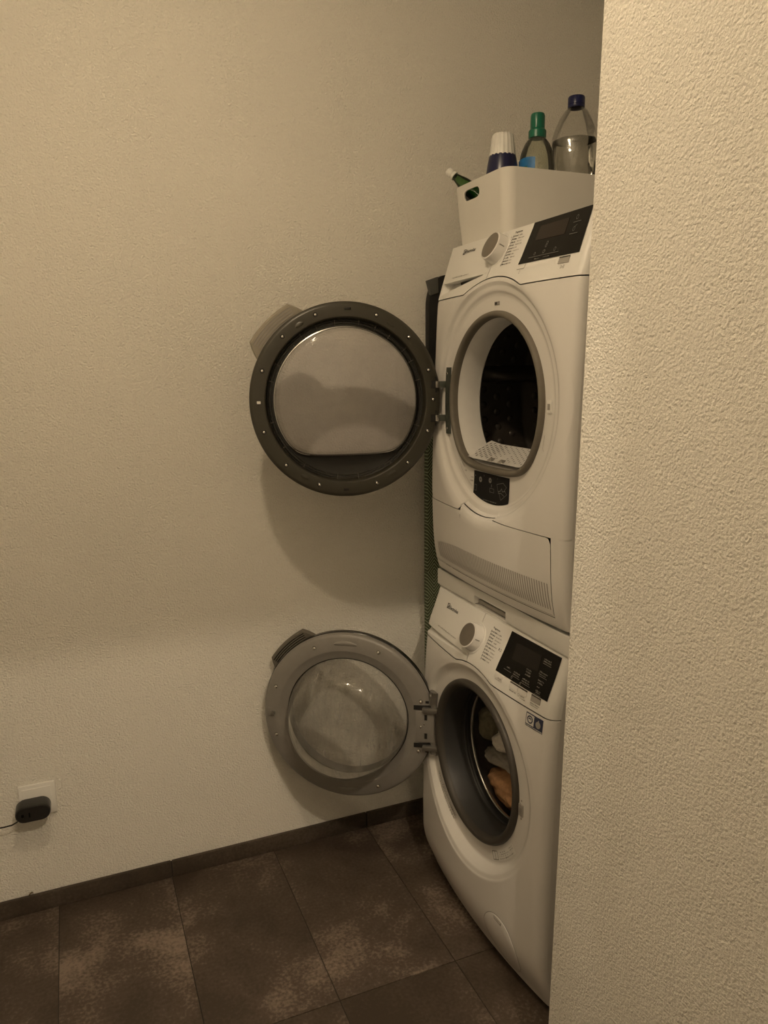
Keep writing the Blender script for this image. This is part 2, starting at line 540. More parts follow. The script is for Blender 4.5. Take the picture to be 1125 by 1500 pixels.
W_PROF = [(.19, 0.), (.236, .04), (.241, .09), (.2445, .28), (.2560, .80), (.2575, .84), (.2675, .93), (.2705, .99), (.276, 1.)]
def wS(u, z): return sm_tab(W_EDGE, z) + lerp_tab(W_BOW, z) * bow(u) - corner(u, .022)
def wH(u, z):
    s = wS(u, z); r = math.hypot(u - WC[0], z - WC[1])
    if z > WC[1]: r *= 1 + .085 * ((z - WC[1]) / max(r, 1e-6)) ** 2
    if r >= .276: return s
    return .043 + lerp_tab(W_PROF, r) * (s - .043)

def pt(u, z, d): return (-d, -u, z)

def ray_out(c, th, inside, rmax=1.2):
    """distance from c along th to the edge of the region"""
    lo, hi = 0.0, None
    r = 0.0
    while r < rmax:
        r += .004
        if not inside(c[0] + r * math.cos(th), c[1] + r * math.sin(th)):
            hi = r; break
        lo = r
    for _ in range(24):
        m = (lo + hi) / 2
        if inside(c[0] + m * math.cos(th), c[1] + m * math.sin(th)): lo = m
        else: hi = m
    return lo

def polar_front(mb, c, inner, radii, inside, H, corners, n=288):
    ths = sorted([2 * PI * i / n for i in range(n)] + [math.atan2(z - c[1], u - c[0]) % (2 * PI) for u, z in corners])
    rout = [ray_out(c, t, inside) for t in ths]
    back = [.034, .024, .016, .010, .006, .003, .001, 0.0]
    N = len(radii) + 8 + len(back)
    rows = []
    for i in range(N):
        row = []
        for t, ro in zip(ths, rout):
            r0 = inner(t)
            lim = ro - .0004 * (N - 1 - i) if i < N - len(back) else ro
            rl = radii[-1]
            if i < len(radii): r = max(radii[i], r0 + .0005 * i)
            elif i < len(radii) + 8:
                k = (i - len(radii) + 1) / 9
                r = rl + max(ro - back[0] - rl, 0) * k
            else:
                r = max(ro - back[i - len(radii) - 8], min(rl, ro))
                r = min(max(r, min(rl + .0003 * i, ro)), ro)
            r = min(r, lim)
            if i == 0: r = r0
            u, z = c[0] + r * math.cos(t), c[1] + r * math.sin(t)
            u = min(max(u, 0), W)
            row.append(pt(u, z, H(u, z)))
        rows.append(row)
    mb.grid(rows, True)

def d_outline(r, h, p=14):
    def f(t):
        s = -math.sin(t)
        if s <= 1e-3: return r
        return (r ** -p + (h / s) ** -p) ** (-1 / p)
    return f

def u_steps(a, b, n):
    base = [a + (b - a) * i / n for i in range(n + 1)]
    ex = [x for x in (.001, .003, .006, .010, .014, .018, W - .018, W - .014, W - .010, W - .006, W - .003, W - .001) if a < x < b]
    return sorted(set([round(x, 5) for x in base + ex]))

def surf_patch(mb, quad, H, off=.0006, nu=2, nz=2):
    """patch on the front from 4 (u,z) corners tl,tr,br,bl"""
    tl, tr, br, bl = quad
    rows = []
    for j in range(nz + 1):
        b = j / nz; row = []
        for i in range(nu + 1):
            a = i / nu
            u = (tl[0]*(1-a) + tr[0]*a)*(1-b) + (bl[0]*(1-a) + br[0]*a)*b
            z = (tl[1]*(1-a) + tr[1]*a)*(1-b) + (bl[1]*(1-a) + br[1]*a)*b
            row.append(pt(u, z, H(u, z) + off))
        rows.append(row)
    mb.grid(rows)
def bar(mb, u0, u1, z, th, H, off=.0006, nu=1, slope=0.0):
    surf_patch(mb, [(u0, z + th/2), (u1, z + th/2 + slope*(u1-u0)), (u1, z - th/2 + slope*(u1-u0)), (u0, z - th/2)], H, off, nu, 1)
def circle_line(mb, u, z, r, th, H, off=.0008, a0=0, a1=2*PI, n=14, sq=1.0):
    rows = [[], []]
    for i in range(n + 1):
        t = a0 + (a1 - a0) * i / n
        for k, rr in enumerate((r - th/2, r + th/2)):
            uu, zz = u + rr * math.cos(t) * sq, z + rr * math.sin(t)
            rows[k].append(pt(uu, zz, H(uu, zz) + off))
    mb.grid(rows)
def words(mb, u0, u1, z, h, H, seed=0, off=.0006):
    """a line of very small print, too small to read: letter-wide dashes"""
    rnd = random.Random(seed); u = u0
    while u < u1:
        L = rnd.uniform(.0008, .0016)
        hh = h * rnd.choice((.7, .7, 1.0))
        surf_patch(mb, [(u, z + hh - h/2), (min(u + L, u1), z + hh - h/2), (min(u + L, u1), z - h/2), (u, z - h/2)], H, off, 1, 1)
        u += L + rnd.choice((.0005, .0005, .0006, .0018))
def text_on(body, u0, z0, size, H, name, mat, parent, off=.0007, slant=0.0, bold=0.0):
    cu = bpy.data.curves.new('txt', 'FONT'); cu.body = body; cu.size = size; cu.resolution_u = 2; cu.offset = bold
    o = bpy.data.objects.new('txt', cu); COL.objects.link(o)
    dg = bpy.context.evaluated_depsgraph_get()
    me = bpy.data.meshes.new_from_object(o.evaluated_get(dg))
    bpy.data.objects.remove(o); bpy.data.curves.remove(cu)
    mb = MB()
    vs = []
    for v in me.vertices:
        u, z = u0 + v.co.x, z0 + v.co.y
        vs.append(pt(u, z, H(u, z) + off))
    mb.add(vs, [tuple(p.vertices) for p in me.polygons])
    bpy.data.meshes.remove(me)
    return mb.build(name, mat, parent, smooth=False, recalc=False)

def normal_at(H, u, z):
    e = .004
    a = Vector(pt(u + e, z, H(u + e, z))) - Vector(pt(u - e, z, H(u - e, z)))
    b = Vector(pt(u, z + e, H(u, z + e))) - Vector(pt(u, z - e, H(u, z - e)))
    n = a.cross(b).normalized()
    return n if n.x < 0 else -n

def lathe_at(mb, org, ax, prof, seg=32):
    ax = Vector(ax).normalized()
    a = ax.cross(Vector((0, 0, 1)))
    if a.length < 1e-3: a = Vector((0, 1, 0))
    a.normalize(); b = a.cross(ax)
    mb.lathe(prof, seg, lambda r, t, h: Vector(org) + ax * h + (a * math.cos(t) + b * math.sin(t)) * r)

def make_knob(root, H, u, z):
    n = normal_at(H, u, z); o = Vector(pt(u, z, H(u, z)))
    mb = MB(); lathe_at(mb, o, n, [(.0405, -.006), (.0405, .0005), (.039, .0015), (.0355, .0005), (.0355, -.006)], 48)
    mb.build('knob_collar', 'white_panel', root)
    mb = MB(); lathe_at(mb, o, n, [(.034, -.004), (.034, .004), (.0325, .021), (.0318, .0235), (.030, .0245), (.0285, .0245)], 48)
    kn = mb.build('knob', 'white_plastic', root)
    mb = MB(); lathe_at(mb, o, n, [(.0290, .0238), (.0288, .0252), (.0275, .0256), (.0, .0256)], 48)
    tag(mb.build('knob_face', 'knob_face', kn), 'brown grey knob face')
    mb = MB()   # pointer tick at the rim
    lathe_at(mb, o + n * .012 + Vector((0, -.0335, 0)), n, [(0, .008), (.0012, .008), (.0012, -.004), (0, -.004)], 8)
    mb.build('pointer_mark', 'print_grey', kn)

def cabinet(root, H, z0, z1, xback, top_x, name='cabinet'):
    mb = MB()
    zs = [z0 + (z1 - z0) * i / 60 for i in range(61)]
    for u, y in ((0, 0.0), (W, -W)):
        rows = []
        for z in zs:
            d = H(0.0, z)
            rows.append([(-d + .0, y, z), (-d + .03 + .02, y, z), (xback, y, z)])
        mb.grid(rows)
    mb.box(xback - .004, xback, -W, 0, z0, z1)
    mb.box(top_x, xback, -W, 0, z1 - .004, z1)
    mb.box(.03, xback, -W, 0, z0, z0 + .004)
    return mb.build(name, 'white_plastic', root, angle=30)

# ================================================================== TUMBLE DRYER
ZD = .896
dry = empty('tumble_dryer', (0.28, -.298, ZD), 'white tumble dryer with open round door, stacked on top of the washing machine', 'dryer')
cabinet(dry, dH, .903, 1.7300, .58, .040)
def d_seam(u):
    q = .2725 ** 2 - (u - DC[0]) ** 2
    b = 1.5985
    return max(b, DC[1] + math.sqrt(q)) if q > 0 else b
def d_low(u):    # top edge of the base cover
    if .205 < u < .350:
        return DC[1] - math.sqrt(.261 ** 2 - (u - DC[0]) ** 2)
    return 1.094
inside = lambda u, z: 0 <= u <= W and d_low(u) + .0013 < z < d_seam(u) - .0012
mb = MB()
radii = [.2, .215, .228, .2315, .2325, .235, .2375, .2385, .2425, .2435, .248, .2535, .2545, .2575, .2585, .2625, .2635, .268, .272, .277, .282, .288]
polar_front(mb, DC, d_outline(.196, .158), radii, inside, dH,
            [(0, 1.5973), (W, 1.5973), (0, 1.0953), (W, 1.0953), (.2052, 1.110), (.2048, 1.0953), (.3498, 1.1), (.3502, 1.0953)])
# frame right of and below the base cover
BR = .556
def strip(us, z0f, z1f, nz):
    rows = []
    for u in us:
        rows.append([pt(u, z0f(u) + (z1f(u) - z0f(u)) * j / nz, dH(u, z0f(u) + (z1f(u) - z0f(u)) * j / nz)) for j in range(nz + 1)])
    mb.grid(rows)
strip(u_steps(BR + .0014, W, 6), lambda u: .903, lambda u: 1.0953, 30)
strip(u_steps(0, BR + .0014, 60), lambda u: .903, lambda u: .9255, 6)
mb.build('front_panel', 'white_plastic', dry, angle=50)
# base cover with the vent grille
mb = MB(); rows = []
us = sorted(set(u_steps(.0, BR, 90) + [.2049, .2051, .3499, .3501]))
for u in us:
    zt = d_low(u); zb = .9268
    if u > BR - .012: zt -= .012 - math.sqrt(max(.012**2 - (u - BR + .012)**2, 0))
    rows.append([pt(u, zb + (zt - zb) * j / 40, dH(u, zb + (zt - zb) * j / 40) + .0002) for j in range(41)])
mb.grid(rows)
base_cover = mb.build('base_cover', 'white_plastic', dry, angle=50)
for i in range(64):      # vent slots of the grille
    u = .050 + i * .0079
    zt = .9975 - .026 * max(0, (.22 - u) / .22) ** 2
    zb = .9415
    mb = MB(); n = 4
    rows = [[], []]
    for j in range(n + 1):
        z = zb + (zt - zb) * j / n
        for k in (0, 1):
            uu = u + k * .0034 - (z - zb) * .08
            rows[k].append(pt(uu, z, dH(uu, z) + .0007))
    mb.grid(rows)
    mb.build('vent_slot', 'print_grey', base_cover, smooth=False)
# groove line under the grille
mb = MB(); bar(mb, .02, BR - .004, .9300, .0012, dH, .0006, 40); mb.build('cover_groove', 'print_grey', base_cover, smooth=False)

def top_panels(root, H, seam, top, split, pocket_b, pocket_t, pk_u0, pk_u1, depth, topx, mats=('white_panel', 'white_panel')):
    """drawer front on the left (with finger pocket) and control panel on the right"""
    mb = MB(); rows = []
    for u in u_steps(0, split - .0007, 46):
        a = seam(u) + .0012
        zb, zt = max(pocket_b(u), a + .0005), pocket_t(u)
        op = max(0., min(1., (zt - zb) / .012)) if pk_u0 <= u <= pk_u1 else 0.
        if op <= 0: zb = min(zb, zt - .0005)
        r = [pt(u, a + (zb - a) * j / 3, H(u, a + (zb - a) * j / 3)) for j in range(4)]
        for j in range(1, 7):
            z = zb + (zt - zb) * j / 6
            r.append(pt(u, z, H(u, z) - depth * op * (j / 6) ** .6))
        r.append(pt(u, zt + .0002, H(u, zt)))
        for j in range(1, 17):
            z = zt + (top - zt) * j / 16
            r.append(pt(u, z, H(u, z)))
        r.append((topx, -u, top + .0008))
        rows.append(r)
    mb.grid(rows)
    dr = mb.build('drawer_front', mats[0], root, angle=40)
    mb = MB(); rows = []
    for u in u_steps(split + .0007, W, 50):
        a = seam(u) + .0012
        r = [pt(u, a + (top - a) * j / 22, H(u, a + (top - a) * j / 22)) for j in range(23)]
        r.append((topx, -u, top + .0008))
        rows.append(r)
    mb.grid(rows)
    cp = mb.build('control_panel', mats[1], root, angle=40)
    return dr, cp
SPL = .2625
dd, dcp = top_panels(dry, dH, d_seam, 1.7285, SPL,
                     lambda u: 1.609 + .028 * max(0, (u - .03) / .21), lambda u: 1.6385, .028, .236, .030, .046)
# shade inside the finger pocket, painted as a dark patch
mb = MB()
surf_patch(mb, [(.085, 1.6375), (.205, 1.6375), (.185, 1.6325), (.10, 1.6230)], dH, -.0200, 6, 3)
mb.build('pocket_shade', 'dark_gap', dd)
make_knob(dry, dH, .2655, 1.688)
text_on('Electrolux', .0965, 1.7045, .0118, dH, 'brand_lettering', 'print_dark', dd, bold=.0002)
def brand_mark(H, u, z, s, parent):
    mb = MB()
    surf_patch(mb, [(u, z + s), (u + s, z + s), (u + s, z), (u, z)], H, .0006, 2, 2)
    m = mb.build('brand_mark', 'print_dark', parent, smooth=False)
    mb = MB()
    circle_line(mb, u + s * .5, z + s * .5, s * .30, s * .12, H, .0010, PI * .1, PI * 1.35)
    circle_line(mb, u + s * .5, z + s * .5, s * .10, s * .10, H, .0010)
    bar(mb, u + s * .45, u + s * .95, z + s * .82, s * .12, H, .0010)
    bar(mb, u + s * .55, u + s * .95, z + s * .22, s * .10, H, .0010)
    mb.build('brand_mark_lines', 'sticker_white', parent, smooth=False)
brand_mark(dH, .083, 1.7025, .0125, dd)
mb = MB(); words(mb, .070, .158, 1.6490, .0028, dH, 3); mb.build('fine_print', 'print_grey', dd, smooth=False)

def display(root, cp, H, q, scr, scrmat):
    mb = MB(); surf_patch(mb, q, H, .0012, 16, 10); d = mb.build('display', 'display_black', root, smooth=True)
    mb = MB(); surf_patch(mb, scr, H, .0017, 8, 6); mb.build('screen', scrmat, d)
    return d
disp = display(dry, dcp, dH, [(.3805, 1.7280), (.5735, 1.7280), (.5735, 1.6425), (.3805, 1.6425)],
               [(.4110, 1.7165), (.5080, 1.7165), (.5090, 1.6850), (.4100, 1.6870)], 'screen_brown')
mb = MB()
for z in (1.7035, 1.6815): bar(mb, .5265, .5500, z, .0009, dH, .0020, 2)
bar(mb, .4120, .5100, 1.6520, .0009, dH, .0020, 6)
circle_line(mb, .5345, 1.7125, .0040, .0009, dH, .0020, sq=.8); circle_line(mb, .5350, 1.6905, .0040, .0009, dH, .0020, sq=.8)
bar(mb, .5360, .5415, 1.6945, .0008, dH, .0020, slope=.6)
circle_line(mb, .4610, 1.6760, .0026, .0008, dH, .0020); circle_line(mb, .4600, 1.6700, .0026, .0008, dH, .0020)
circle_line(mb, .4285, 1.6585, .0026, .0008, dH, .0020); circle_line(mb, .4590, 1.6590, .0032, .0009, dH, .0020); circle_line(mb, .4945, 1.6590, .0036, .0009, dH, .0020, sq=.8)
words(mb, .436, .452, 1.6470, .0022, dH, 5, .0020); words(mb, .464, .484, 1.6475, .0022, dH, 6, .0020)
mb.build('display_icons', 'print_light', disp, smooth=False)

def programme_list(H, cp, u0, z1, dz, rows, slant, seed, head):
    mb = MB()
    for i in range(rows):
        z = z1 - i * dz; u = u0 + slant * i
        surf_patch(mb, [(u, z + .0026), (u + .0018, z + .0026), (u + .0014, z - .0026), (u - .0004, z - .0026)], H, .0006, 1, 1)
        L = random.Random(seed + i).uniform(.014, .022)
        words(mb, u + .0035, u + .0035 + L, z + .0006, .0034, H, seed + i)
    m = mb.build('programme_names', 'print_dark', cp, smooth=False)
    mb = MB()
    for i in range(rows):
        z = z1 - i * dz; u = u0 + slant * i
        a = u + .0255
        words(mb, a, a + random.Random(seed + 40 + i).uniform(.008, .024), z + .0006, .0030, H, seed + 60 + i)
    mb.build('programme_subtitles', 'print_grey', cp, smooth=False)
    text_on(head, u0 + .003, z1 + .0068, .0062, H, 'programme_heading', 'print_dark', cp, bold=.0001)
programme_list(dH, dcp, .3085, 1.7105, .0066, 10, -.0004, 11, 'Programme')
mb = MB(); circle_line(mb, .3005, 1.7085, .0032, .0007, dH); mb.build('start_mark', 'print_grey', dcp, smooth=False)
# buttons under the display
def button(root, H, u0, u1, z0, z1, mat, name='button', off=.0014):
    mb = MB(); surf_patch(mb, [(u0, z1), (u1, z1), (u1, z0), (u0, z0)], H, off, 3, 2)
    r = []
    for a, b in (((u0, z1), (u1, z1)), ((u1, z1), (u1, z0)), ((u1, z0), (u0, z0)), ((u0, z0), (u0, z1))):
        mb.add([pt(*a, H(*a)), pt(*b, H(*b)), pt(*b, H(*b) + off), pt(*a, H(*a) + off)], [(0, 1, 2, 3)])
    return mb.build(name, mat, root, smooth=False)
button(dry, dH, .520, .5505, 1.6270, 1.6372, 'button_grey')
mb = MB(); bar(mb, .520, .5515, 1.6388, .0026, dH, .0016, 2)  # dark strip along the top of the button
mb.build('button_strip', 'print_dark', dcp, smooth=False)
button(dry, dH, .3835, .4095, 1.6325, 1.6405, 'white_panel', off=.0010)
mb = MB(); bar(mb, .3835, .4095, 1.6322, .0011, dH, .0012, 2); bar(mb, .4088, .4098, 1.6365, .008, dH, .0012)
circle_line(mb, .3975, 1.6255, .0030, .0007, dH, sq=.7)
# play / pause mark
surf_patch(mb, [(.531, 1.6240), (.5318, 1.6240), (.5318, 1.6165), (.531, 1.6165)], dH)
bar(mb, .531, .5365, 1.6236, .0008, dH, slope=-.62); bar(mb, .531, .5365, 1.6169, .0008, dH, slope=.62)
surf_patch(mb, [(.5385, 1.6240), (.5392, 1.6240), (.5392, 1.6165), (.5385, 1.6165)], dH)
surf_patch(mb, [(.5408, 1.6240), (.5415, 1.6240), (.5415, 1.6165), (.5408, 1.6165)], dH)
mb.build('button_marks', 'print_grey', dcp, smooth=False)

# gasket around the opening (flat at the bottom)
def d_sweep(mb, c, prof, seg=120, hk=lambda r: r - .038, x0=0.0):
    """profile list (r, d) swept along the flat-bottomed outline"""
    rows = []
    for r, d in prof:
        f = d_outline(r, hk(r), 12)
        rows.append([pt(c[0] + f(2*PI*k/seg) * math.cos(2*PI*k/seg), c[1] + f(2*PI*k/seg) * math.sin(2*PI*k/seg), d + x0) for k in range(seg)])
    mb.grid(rows, True)
mb = MB()
d_sweep(mb, DC, [(.2015, .004), (.2015, .011), (.1995, .0165), (.196, .0190), (.1915, .0190), (.1885, .0165), (.1870, .011), (.1865, -.004)])
mb.build('door_gasket', 'gasket_olive', dry, angle=60)
mb = MB()
d_sweep(mb, DC, [(.1870, .002), (.1850, -.008), (.1830, -.012), (.1800, -.040), (.180, -.058), (.190, -.066), (.215, -.072), (.285, -.074)])
mb.build('drum_mouth', 'white_inner', dry, angle=50)
# drum
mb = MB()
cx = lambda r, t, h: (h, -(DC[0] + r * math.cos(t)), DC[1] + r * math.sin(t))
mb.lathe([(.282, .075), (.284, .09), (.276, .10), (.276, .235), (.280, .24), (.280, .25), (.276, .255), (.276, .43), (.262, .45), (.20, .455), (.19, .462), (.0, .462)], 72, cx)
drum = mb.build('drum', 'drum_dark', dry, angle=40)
dm = MB().lathe([(.0, .0035), (.005, .003), (.0085, .001), (.0095, 0)], 12)
dim0 = dm.build('dimple', 'drum_dark', drum, world=False)
off = -Vector((0.28, -.298, ZD))
first = True
for ix, x in enumerate((.125, .165, .205, .285, .325, .365, .405)):
    for it in range(14):
        t = PI + (it - 6.5) * .145 + (.07 if ix % 2 else 0)
        p = Vector((x, -(DC[0] + .2755 * math.cos(t)), DC[1] + .2755 * math.sin(t)))
        nrm = Vector((0, math.cos(t), -math.sin(t)))
        if first: o = dim0; first = False
        else: o = dim0.copy(); COL.objects.link(o); o.parent = drum
        o.location = p + off
        o.rotation_euler = nrm.to_track_quat('Z', 'Y').to_euler()
for ry, rz in [(a, b) for b in (-.13, -.08, -.03, .03, .08, .13) for a in (-.12, -.07, -.02, .03, .08, .13)]:
    o = dim0.copy(); COL.objects.link(o); o.parent = drum
    o.location = Vector((.4615, -DC[0] + ry + (.025 if int(abs(rz) * 100) % 2 else 0), DC[1] + rz)) + off
    o.rotation_euler = Vector((-1, 0, 0)).to_track_quat('Z', 'Y').to_euler()
# lifter ribs along the drum
for t in (PI * .93, PI * 1.6, PI * .27):
    mb = MB(); rows = []
    for i in range(15):
        k = i / 14; x = .11 + .31 * k
        hgt = .045 * min(1, 6 * k, 6 * (1 - k)) + .002
        row = []
        for j in range(9):
            a = t + (j / 8 - .5) * .17
            rr = .277 - hgt * math.sin(PI * j / 8) ** .7
            row.append(cx(rr, a, x))
        rows.append(row)
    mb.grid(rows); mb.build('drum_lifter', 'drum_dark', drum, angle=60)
# lint filter: perforated white plate in the bottom of the mouth
mb = MB(); rows = []
zf = DC[1] - .1405
def fz(u, x): return zf + .004 + .40 * max(0, x) + .25 * max(0, abs(u - DC[0]) - .095) ** 1.3
for i in range(25):
    u = .150 + .29 * i / 24
    rows.append([(x, -u, fz(u, x)) for x in (-.006, .004, .016, .03, .045, .062, .074)] + [(.078, -u, fz(u, .078) - .03)])
mb.grid(rows)
lf = mb.build('lint_filter', 'white_inner', dry, angle=50)
hole = MB().add([(-.0024, -.0017, 0), (.0024, -.0017, 0), (.0024, .0017, 0), (-.0024, .0017, 0)], [(0, 1, 2, 3)]).build('filter_hole', 'print_dark', lf, world=False, smooth=False)
first = True
for i in range(22):
    for j in range(6):
        u = .165 + i * .0122; x = .010 + j * .0105 + (.005 if i % 2 else 0)
        if 9 < i < 12 and j < 3: continue
        if first: o = hole; first = False
        else: o = hole.copy(); COL.objects.link(o); o.parent = lf
        sc_ = 1.35 if i < 7 else 0.85
        o.scale = (sc_, sc_, 1)
        if i >= 7: o.data = hole.data
        o.location = Vector((x, -u, fz(u, x) + .0006)) + off
        o.rotation_euler = (0, -math.atan(.40), 0)
for u in (.272, .318):   # finger tabs
    mb = MB().add([(-.004, -u - .012, fz(u, 0) + .001), (-.004, -u + .012, fz(u, 0) + .001), (.018, -u + .004, fz(u, .01) + .001), (-.004, -u - .006, fz(u, 0) + .010)], [(0, 1, 3), (1, 2, 3), (0, 3, 2), (0, 2, 1)])
    mb.build('filter_tab', 'button_grey', lf, smooth=False)
# black instruction sticker under the opening
mb = MB(); rows = []
for i in range(25):
    u = .2115 + (.3700 - .2115) * i / 24
    zt = 1.1900
    zb = DC[1] - math.sqrt(.2335 ** 2 - (u - DC[0]) ** 2)
    rows.append([pt(u, zb + (zt - zb) * j / 6, dH(u, zb + (zt - zb) * j / 6) + .0012) for j in range(7)])
mb.grid(rows)
st = mb.build('instruction_sticker', 'sticker_black', dry)
mb = MB(); Hs = lambda u, z: dH(u, z) + .0014
circle_line(mb, .2440, 1.1720, .0045, .0045, Hs); circle_line(mb, .2880, 1.1750, .0042, .0042, Hs)
bar(mb, .2930, .2950, 1.1630, .007, Hs)
for a in ((.286, .305, 1.1570), (.286, .305, 1.1480)): bar(mb, a[0], a[1], a[2], .0009, Hs)
for a in (.2865, .3045): surf_patch(mb, [(a, 1.157), (a + .0009, 1.157), (a + .0009, 1.148), (a, 1.148)], Hs, .0006, 1, 1)
for a in ((.2165, .2265, 1.1570), (.2165, .2265, 1.1430)): bar(mb, a[0], a[1], a[2], .0009, Hs)
for a in (.2165, .2256): surf_patch(mb, [(a, 1.157), (a + .0009, 1.157), (a + .0009, 1.143), (a, 1.143)], Hs, .0006, 1, 1)
def poly_line(mb, pts, H, th=.0009):
    for (a, b), (c, d) in zip(pts, pts[1:]):
        L = math.hypot(c - a, d - b); nx, nz = -(d - b) / L * th / 2, (c - a) / L * th / 2
        surf_patch(mb, [(a + nx, b + nz), (c + nx, d + nz), (c - nx, d - nz), (a - nx, b - nz)], H, .0006, 1, 1)
poly_line(mb, [(.318, 1.1700), (.345, 1.1760), (.359, 1.1680), (.350, 1.1600), (.361, 1.1520), (.337, 1.1360), (.329, 1.1490), (.322, 1.1560), (.318, 1.1700)], Hs)
poly_line(mb, [(.324, 1.1540), (.334, 1.1570), (.338, 1.1630), (.342, 1.1560), (.354, 1.1590)], Hs, .0014)
poly_line(mb, [(.324, 1.1500), (.336, 1.1520), (.350, 1.1470)], Hs, .0012)
words(mb, .2580, .3180, 1.1265, .0024, Hs, 9)
words(mb, .2180, .2220, 1.1790, .003, Hs, 19); words(mb, .2590, .2610, 1.1830, .003, Hs, 20); words(mb, .3200, .3220, 1.1830, .003, Hs, 21)
mb.build('sticker_icons', 'print_light', st, smooth=False)
mb = MB()
poly_line(mb, [(.141, 1.2000), (.157, 1.1800), (.188, 1.1580), (.204, 1.1500)], dH, .0008); poly_line(mb, [(.143, 1.2060), (.150, 1.2120)], dH, .0008)
poly_line(mb, [(.150, 1.2050), (.158, 1.1960), (.166, 1.1930)], dH, .0014)
words(mb, .165, .174, 1.1850, .004, dH, 31); words(mb, .192, .206, 1.1640, .004, dH, 32); words(mb, .196, .208, 1.1720, .003, dH, 33)
mb.build('fitting_marks', 'print_grey', dry, smooth=False)
# latch plate and light window
def latch(root, H, u, z, w, h, mat):
    mb = MB(); o = H(u, z)
    mb.box(-o - .0035, -o + .002, -u - w/2, -u + w/2, z - h/2, z + h/2)
    l = mb.build('latch_plate', mat, root, bevel=.0012)
    mb = MB().box(-o - .0042, -o - .001, -u - w * .25, -u + w * .25, z - h * .24, z + h * .22)
    mb.build('latch_hole', 'print_grey', l, smooth=False)
latch(dry, dH, .5135, 1.354, .015, .026, 'white_panel')
mb = MB(); o_ = dH(.303, 1.571); mb.box(-o_ - .0015, -o_ + .002, -.303 - .010, -.303 + .010, 1.5665, 1.5745)
lw = mb.build('sensor_window', 'print_grey', dry, bevel=.0008)
MB().box(-o_ - .0022, -o_, -.300 - .0045, -.300 + .0045, 1.5680, 1.5730).build('sensor_slot', 'print_dark', lw, smooth=False)
poly_mb = MB(); poly_line(poly_mb, [(.498, 1.296), (.492, 1.268), (.496, 1.262)], dH, .0010); poly_mb.build('edge_line', 'print_grey', dry, smooth=False)
# feet under the dryer
for x in (.06, .52):
    for y in (-.06, -.536):
        MB().lathe([(0, ZD), (.022, ZD), (.020, .9035), (0, .9035)], 16, lambda r, a, h: (x + r * math.cos(a), y + r * math.sin(a), h)).build('foot', 'black_rubber', dry)

# ------------------------------------------------------------------ doors
def door_part(name, mat, mb, root, c, phi):
    o = mb.build(name, mat, None, world=False)
    o.parent = root
    o.location = Vector(c) - root.location
    o.rotation_euler = (0, 0, PI - phi)
    return o
L_ = lambda r, t, h: (r * math.cos(t), h, r * math.sin(t))   # door space: x towards the free edge, y towards the room, z up
def dsub(mb, name, mat, parent, **kw): return mb.build(name, mat, parent, world=False, **kw)
def ring(prof, seg=120): return MB().lathe(prof, seg, L_)
def d_rows(mb, prof, seg=144, p=16):
    """(r, h, n): flat-bottomed outline of radius r, flat at -h, height n"""
    rows = []
    for r, h, n in prof:
        f = d_outline(r, h, p)
        rows.append([(f(2*PI*k/seg) * math.cos(2*PI*k/seg), n, f(2*PI*k/seg) * math.sin(2*PI*k/seg)) for k in range(seg)])
    mb.grid(rows, True); return rows
def screws(parent, r, angs, n=.004, mat='screw_steel', big=1.0):
    base = None
    for a in angs:
        if base is None:
            mb = MB().lathe([(q_ * big, h_ * big) for q_, h_ in ((0, .0028), (.0016, .0026), (.0030, .0016), (.0034, 0))], 14, L_)
            o = dsub(mb, 'screw', mat, parent); base = o
        else:
            o = base.copy(); COL.objects.link(o); o.parent = parent
        o.location = (r * math.cos(math.radians(a)), n, r * math.sin(math.radians(a)))
def screw_wells(parent, r, angs, n=.0042, mat='ring_dark', rad=.0055):
    base = None
    for a in angs:
        if base is None:
            mb = MB().lathe([(rad, 0), (rad - .0006, .0004), (.0033, .0001), (0, .0001)], 16, L_)
            o = dsub(mb, 'screw_well', mat, parent); base = o
        else:
            o = base.copy(); COL.objects.link(o); o.parent = parent
        o.location = (r * math.cos(math.radians(a)), n, r * math.sin(math.radians(a)))
def handle(parent, mat, groove_mat, rin, nb, th, a0, a1, rout):
    """ribbed grip reaching past the rim"""
    mb = MB(); N = 18; rows = []
    angs = [math.radians(a0 + (a1 - a0) * i / N) for i in range(N + 1)]
    for i, a in enumerate(angs):
        k = i / N; e = min(1., min(k, 1 - k) / .16)
        ro = rin + .008 + (rout - rin - .008) * e
        rows.append([(r * math.cos(a), n, r * math.sin(a)) for r, n in ((rin - .02, nb), (rin, nb + th * .9), (ro - .004, nb + th), (ro, nb + th * .75), (ro, nb + th * .2), (ro - .005, nb), (rin - .02, nb))])
    mb.grid(rows); mb.ngon(rows[0]); mb.ngon(rows[-1])
    for q in range(5):    # ribs
        rr = rin + .010 + q * (rout - rin - .012) / 5
        rb = []
        for i in range(3, N - 2):
            a = angs[i]; h0 = nb + th * (.9 + .1 * (rr - rin) / (rout - rin))
            rb.append([(x * math.cos(a), h, x * math.sin(a)) for x, h in ((rr - .0016, h0 - .001), (rr - .001, h0 + .0016), (rr + .001, h0 + .0016), (rr + .0016, h0 - .001))])
        mb.grid(rb)
    hd = dsub(mb, 'handle', mat, parent, angle=40)
    for q in range(4):    # grooves between the ribs
        rr = rin + .010 + (q + .5) * (rout - rin - .012) / 5
        rb = []; gm = MB()
        for i in range(3, N - 2):
            a = angs[i]; h0 = nb + th * (.9 + .1 * (rr - rin) / (rout - rin)) + .0004
            rb.append([((rr + w_) * math.cos(a), h0, (rr + w_) * math.sin(a)) for w_ in (-.0013, .0013)])
        gm.grid(rb); dsub(gm, 'handle_groove', groove_mat, parent, smooth=False)
    return hd

